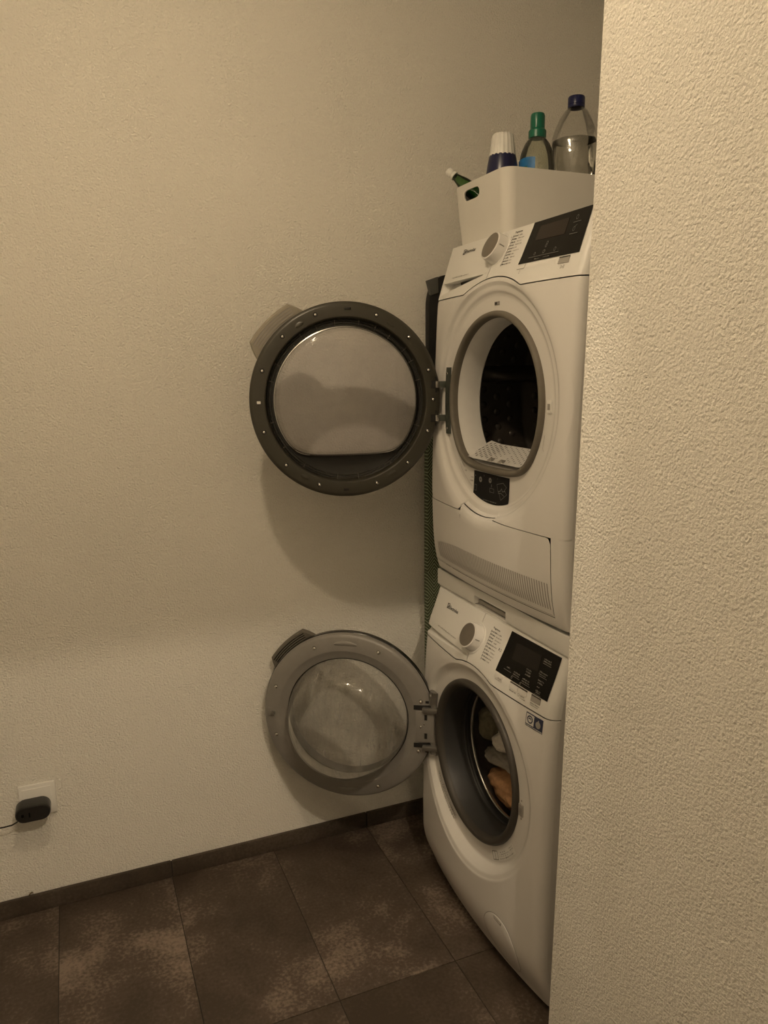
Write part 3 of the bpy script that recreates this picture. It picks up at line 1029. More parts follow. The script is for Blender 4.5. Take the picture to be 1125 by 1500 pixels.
# --- dryer door
PD = math.radians(10.2); CD = (-.26, -.018, 1.354)
fr = ring([(.196, -.016), (.2000, -.006), (.2010, .0015), (.2035, .0038), (.2080, .0042), (.2300, .0042), (.2340, .0030), (.2385, -.001), (.2390, -.008), (.2375, -.016), (.2385, -.020), (.2380, -.036), (.230, -.046), (.216, -.050), (.200, -.050), (.196, -.045), (.196, -.016)])
ddoor = door_part('door', 'ring_olive', fr, dry, CD, PD)
ddoor['label'] = 'dark olive ring door with smoky glass, swung open'
# dark clear plate around the glass, with its ribs
mb = MB(); d_rows(mb, [(.199, .198, -.012), (.196, .194, -.014), (.184, .140, -.016), (.178, .1335, -.014)], p=22)
pl = dsub(mb, 'glass_surround', 'ring_dark', ddoor)
mb = MB()
for r in (.1965, .1915, .1860):
    mb.lathe([(r - .0006, -.0128), (r, -.0112), (r + .0006, -.0128)], 120, L_)
dsub(mb, 'surround_lines', 'ring_olive', ddoor)
for a in (55, 68, 82, 100, 113, 125, 140, 15, 28, 150, 165, 200, 215, 235, 262, 278, 305, 325, 345):
    t = math.radians(a); mb = MB()
    e1 = Vector((math.cos(t), 0, math.sin(t))); e2 = Vector((-math.sin(t), 0, math.cos(t)))
    lo = .1830
    q = [e1 * r_ + e2 * w_ + Vector((0, h_, 0)) for r_, h_ in ((lo, -.0135), (.1985, -.0095)) for w_ in (-.0006, .0006)]
    mb.add(q, [(0, 1, 3, 2)])
    dsub(mb, 'surround_rib', 'print_dim', ddoor, smooth=False)
# smoky glass: tub with flat bottom edge bulging to the room
mb = MB()
rows = d_rows(mb, [(.1790, .1345, -.014), (.1775, .1330, -.006), (.1750, .1305, .004), (.1720, .1275, .010), (.1680, .1235, .0135), (.162, .118, .0150), (.146, .104, .0185), (.12, .085, .0225), (.08, .058, .0255), (.04, .03, .027)], p=12)
mb.fan(rows[-1], (0, .0275, 0))
dsub(mb, 'door_glass', 'smoke_glass', ddoor, angle=60)
mb = MB(); d_rows(mb, [(.1793, .1348, -.011), (.1803, .1358, -.0098), (.1783, .1338, -.0088), (.1773, .1328, -.010)], p=12)
dsub(mb, 'glass_bead', 'steel', ddoor)
mb = MB(); d_rows(mb, [(.1718, .1272, .0112), (.1710, .1264, .0128), (.1695, .1249, .0136), (.1682, .1236, .0139)], p=12)
dsub(mb, 'glass_edge', 'bottle_clear', ddoor)
# outer window of the door
mb = MB().lathe([(.199, -.044), (.15, -.047), (.08, -.049), (.02, -.050)], 72, L_)
mb.fan([(.02 * math.cos(2*PI*k/72), -.050, .02 * math.sin(2*PI*k/72)) for k in range(72)], (0, -.050, 0))
dsub(mb, 'outer_window', 'cover_glass', ddoor)
SA = [70, 110, 45, 135.5, 20, 160.5, 180, -159, -19, -44.5, -134, -70, -109]
screw_wells(ddoor, .2190, SA); screws(ddoor, .2190, SA, .0046)
mb = MB().box(.2125, .2215, .003, .0105, -.0032, .0032); dsub(mb, 'latch_hook', 'cap_white', ddoor, bevel=.001)
for a, w, mat in ((91, .0085, 'ring_dark'), (-88, .0065, 'dark_gap')):
    t = math.radians(a); mb = MB().box(.221 * math.cos(t) - w, .221 * math.cos(t) + w, .003, .0062, .221 * math.sin(t) - .0028, .221 * math.sin(t) + .0028)
    dsub(mb, 'rim_clip', mat, ddoor, bevel=.0008)
for a in (58, 121, -121, -59):
    t = math.radians(a); mb = MB(); rows = []
    for i in range(13):
        b = t + (i / 12 - .5) * .11; w = .006 * math.sin(PI * i / 12) ** .6
        rows.append([((.215 + s_ * w) * math.cos(b), .0042 + .0016 * (1 - s_ * s_), (.215 + s_ * w) * math.sin(b)) for s_ in (-1, -.5, 0, .5, 1)])
    mb.grid(rows); dsub(mb, 'rim_bump', 'ring_olive', ddoor)
handle(ddoor, 'handle_beige', 'print_grey', .226, -.064, .020, 25, 67, .2715)
# hinge: bracket on the cabinet, two arms to the door
for b in (.037, -.047):
    mb = MB().box(-.2270, -.2130, .0030, .0052, b - .0095, b + .0095); dsub(mb, 'hinge_slot', 'dark_gap', ddoor, smooth=False)
    mb = MB().box(-.2340, -.2240, .0040, .0100, b - .0080, b + .0080); dsub(mb, 'hinge_lug', 'steel', ddoor, bevel=.001)
    mb = MB(); mb.tube([(-.231, .006, b), (-.240, .010, b), (-.252, .010, b), (-.262, .004, b)], .0001, 4)
    mb = MB().box(-.2620, -.2300, .0015, .0060, b - .0080, b + .0080); dsub(mb, 'hinge_arm', 'hinge_green', ddoor, bevel=.001)
    for s_ in (-1, 1):
        mb = MB().box(-.2280, -.2245, .003, .0052, b + s_ * .0155 - .0042, b + s_ * .0155 + .0042); dsub(mb, 'hinge_notch', 'dark_gap', ddoor, smooth=False)
mb = MB(); rows = []
for i in range(17):
    z = 1.268 + .165 * i / 16
    du = .006 * abs(i / 8 - 1) ** 2
    rows.append([(-.009, -.0700 - du, z), (-.016, -.0705 - du, z), (-.0165, -.0860 - du * .6, z), (-.009, -.0870 - du * .6, z)])
mb.grid(rows); mb.ngon(rows[0]); mb.ngon(rows[-1])
hb = mb.build('hinge_bracket', 'hinge_green', dry, angle=30)
for z in (1.282, 1.418):
    mb = MB(); lathe_at(mb, (-.0166, -.080, z), (-1, 0, 0), [(.0035, -.0005), (.003, .001), (0, .0014)], 12); mb.build('screw', 'screw_steel', hb)

# ================================================================== STACKING SHELF
sh = empty('stacking_shelf', (.28, -.298, .851), 'white stacking shelf strip with pull-out grip between dryer and washing machine', 'shelf')
NU0, NU1 = .203, .350
mb = MB()
mb.box(.0, .05, -NU0, 0, .8515, .8935); mb.box(.0, .05, -W, -NU1, .8515, .8935); mb.box(.0, .05, -NU1, -NU0, .8735, .8935)
mb.box(.05, .58, -W, 0, .8515, .8935)
mb.build('shelf_frame', 'white_panel', sh, bevel=.0012)
mb = MB().box(.012, .049, -NU1 + .001, -NU0 - .001, .8525, .8625)
tag(mb.build('pull_tray', 'button_grey', sh, bevel=.0015), 'grey edge of the pull-out tray')
mb = MB().box(.02, .56, -W + .02, -.02, .8935, .8958); mb.build('gap_shade_sheet', 'dark_gap', sh, smooth=False)  # dark sheet standing in for the shade in the gap under the dryer

# ================================================================== WASHING MACHINE
ws = empty('washing_machine', (.28, -.298, 0), 'white front-loading washing machine with open round door, standing on the floor under the dryer', 'washing machine')
cabinet(ws, wH, .016, .849, .58, .006)
def w_seam(u):
    q = .2475 ** 2 - (u - WC[0]) ** 2
    b = .7165 + .004 * (u - .3)
    return max(b, WC[1] + math.sqrt(q)) if q > 0 else b
inside = lambda u, z: 0 <= u <= W and .016 < z < w_seam(u) - .0012
mb = MB()
radii = [.19, .205, .22, .228, .2355, .2365, .2405, .2415, .2440, .2450, .250, .2555, .2565, .2580, .262, .2670, .2680, .2705, .2735, .276, .282]
polar_front(mb, WC, lambda t: .19, radii, inside, wH, [(0, .7141), (W, .7165), (0, .0165), (W, .0165)])
mb.build('front_panel', 'white_plastic', ws, angle=50)
wd_, wcp = top_panels(ws, wH, w_seam, .8440, SPL,
                      lambda u: .7215 + .019 * max(0, (u - .0) / .25), lambda u: .7445, .0, .255, .016, .010)
make_knob(ws, wH, .2610, .7860)
text_on('Electrolux', .0985, .8095, .0118, wH, 'brand_lettering', 'print_dark', wd_, bold=.0002)
brand_mark(wH, .0845, .8085, .0125, wd_)
mb = MB(); words(mb, .076, .185, .7595, .0028, wH, 43); mb.build('fine_print', 'print_grey', wd_, smooth=False)
wdisp = display(ws, wcp, wH, [(.3860, .8405), (.5735, .8430), (.5735, .7525), (.3860, .7525)],
                [(.4180, .8250), (.5130, .8270), (.5180, .7950), (.4240, .7900)], 'screen_dark')
mb = MB()
k = 70
for (u0, u1, z) in ((.524, .548, .8250), (.524, .550, .8205), (.524, .550, .7985), (.524, .546, .7940), (.528, .548, .7825), (.530, .546, .7775), (.532, .540, .7700), (.532, .549, .7625), (.534, .547, .7590),
                    (.482, .500, .7895), (.484, .500, .7845), (.484, .502, .7790), (.482, .506, .7690), (.482, .508, .7645), (.448, .470, .7715), (.448, .470, .7670), (.420, .432, .7725)):
    words(mb, u0, u1, z, .0030, wH, k, .0020); k += 1
for (u0, u1, z) in ((.524, .552, .8160), (.526, .552, .7900), (.530, .552, .7545), (.412, .440, .7660), (.446, .474, .7625), (.480, .512, .7600)):
    bar(mb, u0, u1, z, .0008, wH, .0020, 2)
circle_line(mb, .4475, .7585, .0022, .0009, wH, .0020); circle_line(mb, .4800, .7565, .0022, .0009, wH, .0020)
mb.build('display_icons', 'print_light', wdisp, smooth=False)
programme_list(wH, wcp, .3120, .8180, .0068, 10, .0006, 111, 'Programme')
mb = MB(); surf_patch(mb, [(.366, .7955), (.3685, .7955), (.3685, .7905), (.366, .7905)], wH); circle_line(mb, .3745, .7925, .0026, .0007, wH)
mb.build('eco_marks', 'print_dark', wcp, smooth=False)
# button row
button(ws, wH, .388, .420, .7395, .7490, 'white_plastic')
button(ws, wH, .4480, .4775, .7370, .7480, 'white_plastic'); button(ws, wH, .4790, .5085, .7370, .7480, 'white_plastic')
button(ws, wH, .5240, .5540, .7370, .7480, 'button_grey')
mb = MB(); bar(mb, .4480, .5100, .7495, .0030, wH, .0016, 4); bar(mb, .5240, .5550, .7498, .0030, wH, .0016, 2)  # dark strips along the tops of the buttons
mb.build('button_strip', 'print_dark', wcp, smooth=False)
mb = MB(); words(mb, .402, .418, .7420, .0034, wH, 90, .002); words(mb, .392, .418, .7360, .0026, wH, 91); words(mb, .450, .474, .7325, .0034, wH, 92)
circle_line(mb, .4830, .7330, .0030, .0008, wH); words(mb, .489, .505, .7335, .0030, wH, 93); words(mb, .489, .508, .7290, .0026, wH, 94)
words(mb, .524, .553, .7325, .0030, wH, 95); words(mb, .524, .550, .7285, .0024, wH, 96)
mb.build('button_marks', 'print_grey', wcp, smooth=False)
# energy sticker: navy plate with two little pictures
mb = MB(); surf_patch(mb, [(.5190, .7110), (.5720, .7110), (.5720, .6810), (.5190, .6810)], wH, .0008, 8, 4)
es = mb.build('blue_sticker', 'sticker_navy', ws)
mb = MB(); surf_patch(mb, [(.5210, .7090), (.5450, .7090), (.5450, .6865), (.5210, .6865)], wH, .0012, 4, 3); surf_patch(mb, [(.5200, .6845), (.5710, .6845), (.5710, .6822), (.5200, .6822)], wH, .0012, 8, 1)
mb.build('sticker_field', 'sticker_white', es)
mb = MB(); circle_line(mb, .5330, .6980, .0075, .0028, wH, .0016); circle_line(mb, .5330, .6980, .0030, .0026, wH, .0016, 0, PI)
mb.build('sticker_drum_picture', 'sticker_navy', es, smooth=False)
mb = MB(); circle_line(mb, .5585, .6955, .0038, .0076, wH, .0014); surf_patch(mb, [(.5575, .7060), (.5595, .7060), (.5618, .6960), (.5552, .6960)], wH, .0014, 1, 1)
mb.build('sticker_drop_picture', 'button_grey', es, smooth=False)
mb = MB(); words(mb, .522, .569, .6833, .0016, wH, 97, .0016); mb.build('sticker_print', 'sticker_navy', es, smooth=False)

# rubber door seal, boot, drum
wx = lambda r, t, h: (-h, -(WC[0] + r * math.cos(t)), WC[1] + r * math.sin(t))
mb = MB().lathe([(.1985, .038), (.1985, .047), (.1965, .0525), (.192, .0555), (.186, .0550), (.181, .0510), (.178, .044), (.177, .036)], 120, wx)
mb.build('door_seal', 'rubber_grey', ws, angle=60)
mb = MB().lathe([(.1775, .040), (.1735, .030), (.1715, .0), (.1705, -.010), (.1730, -.016), (.1700, -.022)], 120, wx)
boot = mb.build('seal_boot', 'boot_grey', ws, angle=60)
mb = MB().lathe([(.1695, -.018), (.1800, -.022), (.1830, -.029), (.1790, -.036), (.1660, -.038)], 96, wx)
mb.build('seal_fold', 'black_rubber', ws, angle=60)
mb = MB().lathe([(.1670, -.0360), (.1640, -.0365), (.1625, -.0395), (.1640, -.044), (.170, -.046)], 96, wx)
mb.build('drum_lip', 'steel', ws, angle=60)
mb = MB().lathe([(.168, -.044), (.20, -.048), (.235, -.060), (.240, -.075), (.240, -.38), (.22, -.40), (.0, -.405)], 72, wx)
mb.build('drum', 'drum_steel', ws, angle=40)
# marks printed left of the seal, instruction label under it
mb = MB()
def ring_words(a0, a1, r, h, seed):
    rnd = random.Random(seed); a = a0
    while a < a1:
        da = rnd.uniform(.004, .012)
        q = []
        hh = h * rnd.choice((.5, .7, 1))
        for (rr, t) in ((r + hh/2, a), (r + hh/2, a + da), (r - hh/2, a + da), (r - hh/2, a)):
            q.append((WC[0] + rr * math.cos(t), WC[1] + rr * math.sin(t)))
        surf_patch(mb, q, wH, .0008, 1, 1); a += da + rnd.choice((.004, .006, .012))
ring_words(PI * 1.19, PI * 1.37, .2325, .0075, 201); ring_words(PI * 1.24, PI * 1.37, .2245, .0045, 202); ring_words(PI * 1.21, PI * 1.36, .2400, .0040, 203)
mb.build('seal_marks', 'print_grey', ws, smooth=False)
mb = MB(); ring_words(PI * 1.31, PI * 1.36, .2290, .0060, 204); mb.build('red_seal_mark', 'crumb_brown', ws, smooth=False)
mb = MB(); rows = []
for i in range(13):
    t = PI * 1.630 + PI * .180 * i / 12
    rows.append([(WC[0] + r * math.cos(t), WC[1] + r * math.sin(t)) for r in (.208, .216, .224, .233)])
mb.grid([[pt(u, z, wH(u, z) + .0008) for u, z in r] for r in rows])
lb = mb.build('instruction_label', 'sticker_white', ws)
mb = MB()
ring_words(PI * 1.69, PI * 1.79, .228, .0028, 210); ring_words(PI * 1.69, PI * 1.76, .223, .0022, 211); ring_words(PI * 1.69, PI * 1.76, .2185, .0022, 212); ring_words(PI * 1.69, PI * 1.74, .214, .0022, 213); ring_words(PI * 1.775, PI * 1.80, .216, .008, 214)
def parc(r, f): t = PI * (1.630 + .180 * f); return (WC[0] + r * math.cos(t), WC[1] + r * math.sin(t))
poly_line(mb, [parc(.211, .06), parc(.230, .06), parc(.230, .26), parc(.211, .26), parc(.211, .06)], lambda u, z: wH(u, z) + .0004, .0014)
poly_line(mb, [parc(.211, .16), parc(.230, .16)], lambda u, z: wH(u, z) + .0004, .0014)
mb.build('label_print', 'print_dark', lb, smooth=False)
latch(ws, wH, .5030, .468, .016, .028, 'button_grey')
for z in (.490, .446):
    mb = MB(); u_ = .503; lathe_at(mb, pt(u_, z, wH(u_, z)), (-1, 0, 0), [(.0022, -.001), (.002, .001), (0, .0012)], 10); mb.build('latch_screw', 'print_grey', ws)
# round filter flap low on the right
FC = (.455, .100)
def flap(mb, r0, r1, off):
    rows = []
    for r in (r0, r1):
        rows.append([pt(FC[0] + r * math.cos(t), FC[1] + r * 1.12 * math.sin(t), wH(FC[0] + r * math.cos(t), FC[1] + r * 1.12 * math.sin(t)) + off) for t in [2*PI*k/72 for k in range(72)]])
    mb.grid(rows, True)
mb = MB(); flap(mb, .0635, .0650, .0005)
gr = mb.build('filter_flap_groove', 'print_grey', ws, smooth=False)
mb = MB(); 
rows = [[pt(FC[0] + r * math.cos(t), FC[1] + r * 1.12 * math.sin(t), wH(FC[0] + r * math.cos(t), FC[1] + r * 1.12 * math.sin(t)) + o2) for t in [2*PI*k/72 for k in range(72)]] for r, o2 in ((.0634, -.001), (.0630, .0012), (.0615, .0018), (.045, .0018), (.02, .0018))]
mb.grid(rows, True); c_ = pt(FC[0], FC[1], wH(*FC) + .0018); mb.fan(rows[-1], c_)
ff = mb.build('filter_flap', 'white_plastic', ws, angle=50)
mb = MB(); surf_patch(mb, [(.4400, .1665), (.4700, .1640), (.4690, .1560), (.4420, .1590)], wH, .0022, 4, 2); mb.build('flap_slot', 'print_grey', ff)
mb = MB(); surf_patch(mb, [(.4430, .1650), (.4670, .1630), (.4665, .1605), (.4440, .1625)], wH, .0030, 4, 1); mb.build('flap_grip', 'sticker_white', ff)
for x in (.06, .52):
    for y in (-.06, -.536):
        MB().lathe([(0, 0), (.024, 0), (.022, .017), (0, .017)], 16, lambda r, a, h: (x + r * math.cos(a), y + r * math.sin(a), h)).build('foot', 'black_rubber', ws)

# --- washing machine door
PW = math.radians(33.5); CW = (-.248, .060, .481)
fr = ring([(.168, -.004), (.171, .003), (.176, .006), (.189, .009), (.1935, .0125), (.197, .0135), (.232, .0095), (.238, .0070), (.2410, .003), (.2418, -.002), (.2412, -.006), (.2430, -.008), (.2428, -.024), (.236, -.033), (.220, -.037), (.175, -.037), (.168, -.030), (.168, -.004)])
wdoor = door_part('door', 'ring_grey', fr, ws, CW, PW)
wdoor['label'] = 'grey ring door with clear glass bowl, swung open'
mb = ring([(.2416, -.0065), (.2438, -.0085), (.2436, -.0235), (.2370, -.0330)])
dsub(mb, 'door_edge', 'ring_dark', wdoor)
mb = ring([(.1725, .0045), (.1712, .0062), (.1700, .0045)])
dsub(mb, 'glass_joint', 'dark_gap', wdoor)
# glass bowl, skewed a little downwards as such bowls are
def bw(r, t, h):
    k = max(0, h) / .10
    return (r * math.cos(t) + .004 * k, h, r * math.sin(t) - .010 * k)
mb = MB().lathe([(.1700, .002), (.1690, .012), (.1655, .026), (.158, .048), (.150, .066), (.143, .078), (.134, .0865), (.124, .091), (.110, .093), (.08, .0945), (.04, .0955)], 96, bw)
mb.fan([bw(.04, 2*PI*k/96, .0955) for k in range(96)], bw(0, 0, .0958))
dsub(mb, 'glass_bowl', 'bowl_glass', wdoor, angle=70)
mb = MB().lathe([(.1430, .074), (.1385, .0800), (.1300, .0845), (.1180, .0870), (.10, .088)], 96, bw)
dsub(mb, 'glass_bowl_lip', 'bottle_clear', wdoor, angle=70)
mb = MB().lathe([(.169, -.030), (.15, -.036), (.08, -.040), (.02, -.041)], 64, L_)
mb.fan([(.02 * math.cos(2*PI*k/64), -.041, .02 * math.sin(2*PI*k/64)) for k in range(64)], (0, -.041, 0))
dsub(mb, 'outer_window', 'cover_glass', wdoor)
SW = [66, 115, 21, -18, -113.5, 163, 180, -158]
screw_wells(wdoor, .2165, SW, .0114, 'handle_brown', .0064); screws(wdoor, .2165, SW, .0117, big=1.35)
for s_ in (1, -1):     # oval grips at top and bottom of the ring
    mb = MB(); rows = []
    for i in range(17):
        b = s_ * PI / 2 + (i / 16 - .5) * .30; w = .0068 * math.sin(PI * i / 16) ** .45 + .0001
        rows.append([((.2165 + q * w) * math.cos(b), .0102 + .0045 * (1 - q * q) ** .5, (.2165 + q * w) * math.sin(b)) for q in (-1, -.9, -.6, -.2, .2, .6, .9, 1)])
    mb.grid(rows); dsub(mb, 'oval_stop', 'ring_grey', wdoor, angle=70)
mb = MB().box(.2005, .2295, .0090, .0118, -.013, .013); dsub(mb, 'latch_pocket', 'ring_grey', wdoor, bevel=.001)
mb = MB().box(.2080, .2180, .0110, .0200, -.006, .004); dsub(mb, 'latch_hook', 'hinge_steel', wdoor, bevel=.0015)
handle(wdoor, 'handle_brown', 'ring_dark', .229, -.042, .018, 26, 67, .2700)
# hinge block with two gaps, metal arms, bracket
for b in (.047, -.063):
    mb = MB().box(-.2350, -.1880, .0080, .0142, b - .0065, b + .0065); dsub(mb, 'hinge_gap', 'dark_gap', wdoor, smooth=False)
    mb = MB().box(-.2560, -.2120, .0100, .0240, b - .0115, b + .0030); dsub(mb, 'hinge_arm', 'hinge_steel', wdoor, bevel=.003)
    for s_ in (1,):
        mb = MB().box(-.2290, -.2200, .0085, .0118, b + (.016 if b > 0 else -.018) - .003, b + (.016 if b > 0 else -.018) + .003); dsub(mb, 'hinge_notch', 'dark_gap', wdoor, smooth=False)
mb = MB().box(-.2440, -.1930, .0060, .0150, -.0530, .0380)
hbk = dsub(mb, 'hinge_block', 'ring_grey', wdoor, bevel=.003)
for b in (.020, -.034):
    mb = MB().box(-.2250, -.2175, .0140, .0155, b - .008, b + .008); dsub(mb, 'block_slot', 'dark_gap', wdoor, smooth=False)
mb = MB().lathe([(0, .0030), (.002, .0027), (.0036, .0016), (.004, 0)], 14, L_); o = dsub(mb, 'screw', 'screw_steel', wdoor); o.location = (-.2080, .0150, -.008)
mb = MB(); rows = []
for i in range(15):
    k = i / 14; z = .395 + .180 * k
    du = .010 * abs(2 * k - 1) ** 2
    rows.append([(-.046, -.0560 - du, z), (-.0580, -.0600 - du, z), (-.0600, -.0760 - du, z), (-.050, -.0860 - du, z), (-.046, -.0860 - du, z)])
mb.grid(rows); mb.ngon(rows[0]); mb.ngon(rows[-1])
hb = mb.build('hinge_bracket', 'hinge_steel', ws, angle=30)
for z in (.408, .562):
    mb = MB(); lathe_at(mb, (-.0590, -.0770, z), (-1, 0, 0), [(.006, -.003), (.0055, .001), (.004, .003), (0, .0034)], 12); mb.build('screw', 'hinge_steel', hb)

# ================================================================== LAUNDRY IN THE DRUM
def cloth(name, mat, c, size, seed, label, fold=(7, 16), amp=.22):
    bm = bmesh.new(); bmesh.ops.create_icosphere(bm, subdivisions=5, radius=1.0)
    for v in bm.verts:
        p = v.co.copy()
        n1 = noise.noise(Vector((p.x * 1.3 + seed, p.y * 1.3, p.z * 1.3)))
        n2 = 1 - abs(noise.noise(Vector((p.x * 2.4 + p.z * .9, p.y * 2.4 + seed, p.z * 1.2 + seed))))*2
        n3 = 1 - abs(noise.noise(Vector((p.x * 5 + seed * 2, p.y * 6, p.z * 3))))*2
        s = 1 + amp * n1 + amp * .55 * n2 + amp * .22 * n3
        v.co = Vector((p.x * size[0], p.y * size[1], p.z * size[2])) * s
    me = bpy.data.meshes.new(name); bm.to_mesh(me); bm.free()
    for p in me.polygons: p.use_smooth = True
    me.materials.append(MATS[mat])
    o = bpy.data.objects.new(name, me); COL.objects.link(o); o.location = c
    return tag(o, label, 'laundry', 'laundry in the washing machine drum')
cloth('towel', 'cloth_tan', (.130, -.226, .330), (.060, .084, .042), 3, 'tan brown towel at the bottom of the washing machine drum')
cloth('garment', 'cloth_grey', (.130, -.208, .4005), (.058, .092, .019), 12, 'grey garment lying on the tan towel in the drum')
cloth('shirt', 'cloth_white', (.130, -.222, .466), (.057, .056, .036), 8, 'crumpled off-white shirt on the grey garment in the drum')
cloth('garment', 'cloth_olive', (.116, -.124, .478), (.047, .032, .048), 17, 'dark olive garment at the left inside the drum')
cloth('garment', 'cloth_dark', (.136, -.205, .560), (.058, .078, .036), 23, 'near-black garment on top of the off-white shirt in the drum')

# ================================================================== STORAGE BOX ON THE DRYER
bx0, bx1, by0, by1, bz0, bz1 = .048, .395, -.236, .020, 1.7305, 1.8755
box = empty('storage_box', ((bx0 + bx1) / 2, (by0 + by1) / 2, bz0), 'white plastic storage box with a grip hole, on top of the dryer', 'box')
def rrect(t, inset, rad=.028, n=8):
    """outline at height fraction t with walls leaning outwards"""
    k = (1 - t) * .012 + inset
    x0, x1, y0, y1 = bx0 + k, bx1 - k, by0 + k, by1 - k
    r = rad - inset * .6
    pts = []
    for cx_, cy_, a0 in ((x0 + r, y0 + r, PI), (x1 - r, y0 + r, 1.5 * PI), (x1 - r, y1 - r, 0), (x0 + r, y1 - r, .5 * PI)):
        for i in range(n + 1):
            a = a0 + PI / 2 * i / n
            pts.append((cx_ + r * math.cos(a), cy_ + r * math.sin(a)))
    return pts
mb = MB(); th = .003
levels = [0, .04, .15, .3, .5, .7, .85, .95, 1.0]
n_out = len(rrect(0, 0))
def shell(inset):
    return [[(x, y, bz0 + (bz1 - bz0) * t) for x, y in rrect(t, inset)] for t in levels]
so, si = shell(0), shell(th)
# skip the front wall segment (last point -> first point, the x0 side), built with the grip hole
def open_grid(rows):
    mb.grid(rows)       # not closed: leaves the straight front segment out
open_grid(so); open_grid([[(x, y, max(z, bz0 + th)) for x, y, z in r] for r in si])
mb.grid([so[-1], si[-1]], True)
mb.ngon(so[0][::-1]); mb.ngon([(x, y, bz0 + th) for x, y, z in si[0]])
# front wall with hole
HC = ((-.075), 1.8475); HW, HH = .0375, .0125
def front_pt(y, z, inset):
    t = (z - bz0) / (bz1 - bz0)
    return (bx0 + (1 - t) * .012 + inset, y, z)
def front_face(inset):
    ya0, yb0 = (so if inset == 0 else si)[0][-1][1], (so if inset == 0 else si)[0][0][1]
    ya1, yb1 = (so if inset == 0 else si)[-1][-1][1], (so if inset == 0 else si)[-1][0][1]
    zlo = bz0 + inset
    n = 64; inner = []; outer = []
    for k in range(n):
        t = 2 * PI * k / n
        c, s = math.cos(t), math.sin(t)
        e = 2 / 4.5
        inner.append(front_pt(HC[0] + HW * math.copysign(abs(c) ** e, c), HC[1] + HH * math.copysign(abs(s) ** (2 / 2.6), s), inset))
        # outer rectangle by ray
        m = 1e9
        for lim, d in ((yb0 - HC[0], c), (ya0 - HC[0], c), (bz1 - HC[1], s), (zlo - HC[1], s)):
            if abs(d) > 1e-6 and lim / d > 0: m = min(m, lim / d)
        y, z = HC[0] + c * m, HC[1] + s * m
        outer.append([y, z])
    # snap to corners
    for cy_, cz_ in ((ya0, bz1), (yb0, bz1), (ya0, zlo), (yb0, zlo)):
        k = min(range(n), key=lambda i: (outer[i][0] - cy_) ** 2 + (outer[i][1] - cz_) ** 2)
        outer[k] = [cy_, cz_]
    def leanpt(y, z):
        t = (z - bz0) / (bz1 - bz0)
        f = (y - min(ya0, yb0)) / abs(ya0 - yb0)
        lo, hi = sorted((ya0 + (ya1 - ya0) * t, yb0 + (yb1 - yb0) * t))
        return front_pt(lo + (hi - lo) * f, z, inset)
    rows = [[leanpt(*o) for o in outer]]
    for q in (.66, .33): rows.append([tuple(a * q + b * (1 - q) for a, b in zip(o, i)) for o, i in zip(rows[0], inner)])
    rows.append(inner)
    mb.grid(rows, True)
    return inner
i0 = front_face(0); i1 = front_face(th)
mb.grid([i0, i1], True)
mb.build('box_body', 'crate_white', box, angle=40)

# ------------------------------------------------------------------ bottles in the box
BZ = bz0 + th + .0005
def bottle_root(name, x, y, label): return empty(name, (x, y, BZ), label, 'bottle', 'bottles in the storage box')
def vl(mb, x, y, prof, seg=40, rip=None):
    mb.lathe(prof, seg, lambda r, a, h: (x + (r + (rip(a, h, r) if rip else 0)) * math.cos(a), y + (r + (rip(a, h, r) if rip else 0)) * math.sin(a), h))
# navy bottle, white ribbed cap
x, y = .104, -.127
t = bottle_root('detergent_bottle', x, y, 'navy blue bottle with white ribbed cap in the storage box')
mb = MB(); vl(mb, x, y, [(0, BZ), (.036, BZ), (.040, BZ + .005), (.040, 1.865), (.0385, 1.885), (.0355, 1.905), (.0325, 1.920), (.0310, 1.926), (0, 1.926)]); mb.build('bottle_body', 'bottle_navy', t)
mb = MB(); vl(mb, x, y, [(.0310, 1.924), (.0312, 1.9265), (.0300, 1.932), (.0255, 1.966), (.0242, 1.971), (.0215, 1.9735), (0, 1.974)], 72, lambda a, h, r: .0007 * math.cos(a * 18) if r > .02 else 0)
mb.build('cap', 'cap_white', t)
# clear bottle, green cap, blue label
x, y = .186, -.148
t = bottle_root('cleaner_bottle', x, y, 'see-through bottle with green cap and blue label in the storage box')
mb = MB(); vl(mb, x, y, [(0, BZ), (.036, BZ), (.041, BZ + .006), (.0425, 1.80), (.0425, 1.895), (.0415, 1.915), (.0375, 1.935), (.030, 1.953), (.021, 1.965), (.017, 1.970), (.017, 1.976)]); mb.build('bottle_body', 'bottle_tint', t)
mb = MB(); vl(mb, x, y, [(.0175, 1.966), (.0205, 1.967), (.0205, 1.983), (.0165, 1.988), (.0165, 2.016), (.0150, 2.021), (0, 2.022)], 48, lambda a, h, r: .0004 * math.cos(a * 20) if r > .016 else 0); mb.build('cap', 'cap_green', t)
mb = MB(); rows = []
for i in range(13):
    a = math.radians(160 + 72 * i / 12); zt = 1.918 - .012 * (i / 12 - .6) ** 2
    rows.append([(x + .0431 * math.cos(a), y + .0431 * math.sin(a), z) for z in (1.80, 1.84, zt)])
mb.grid(rows); lab = mb.build('label', 'label_blue', t)
mb = MB(); rows = []
for i in range(7):
    a = math.radians(176 + 30 * i / 6)
    rows.append([(x + .0433 * math.cos(a), y + .0433 * math.sin(a), z) for z in (1.86, 1.898)])
mb.grid(rows); mb.build('label_field', 'label_green', lab)
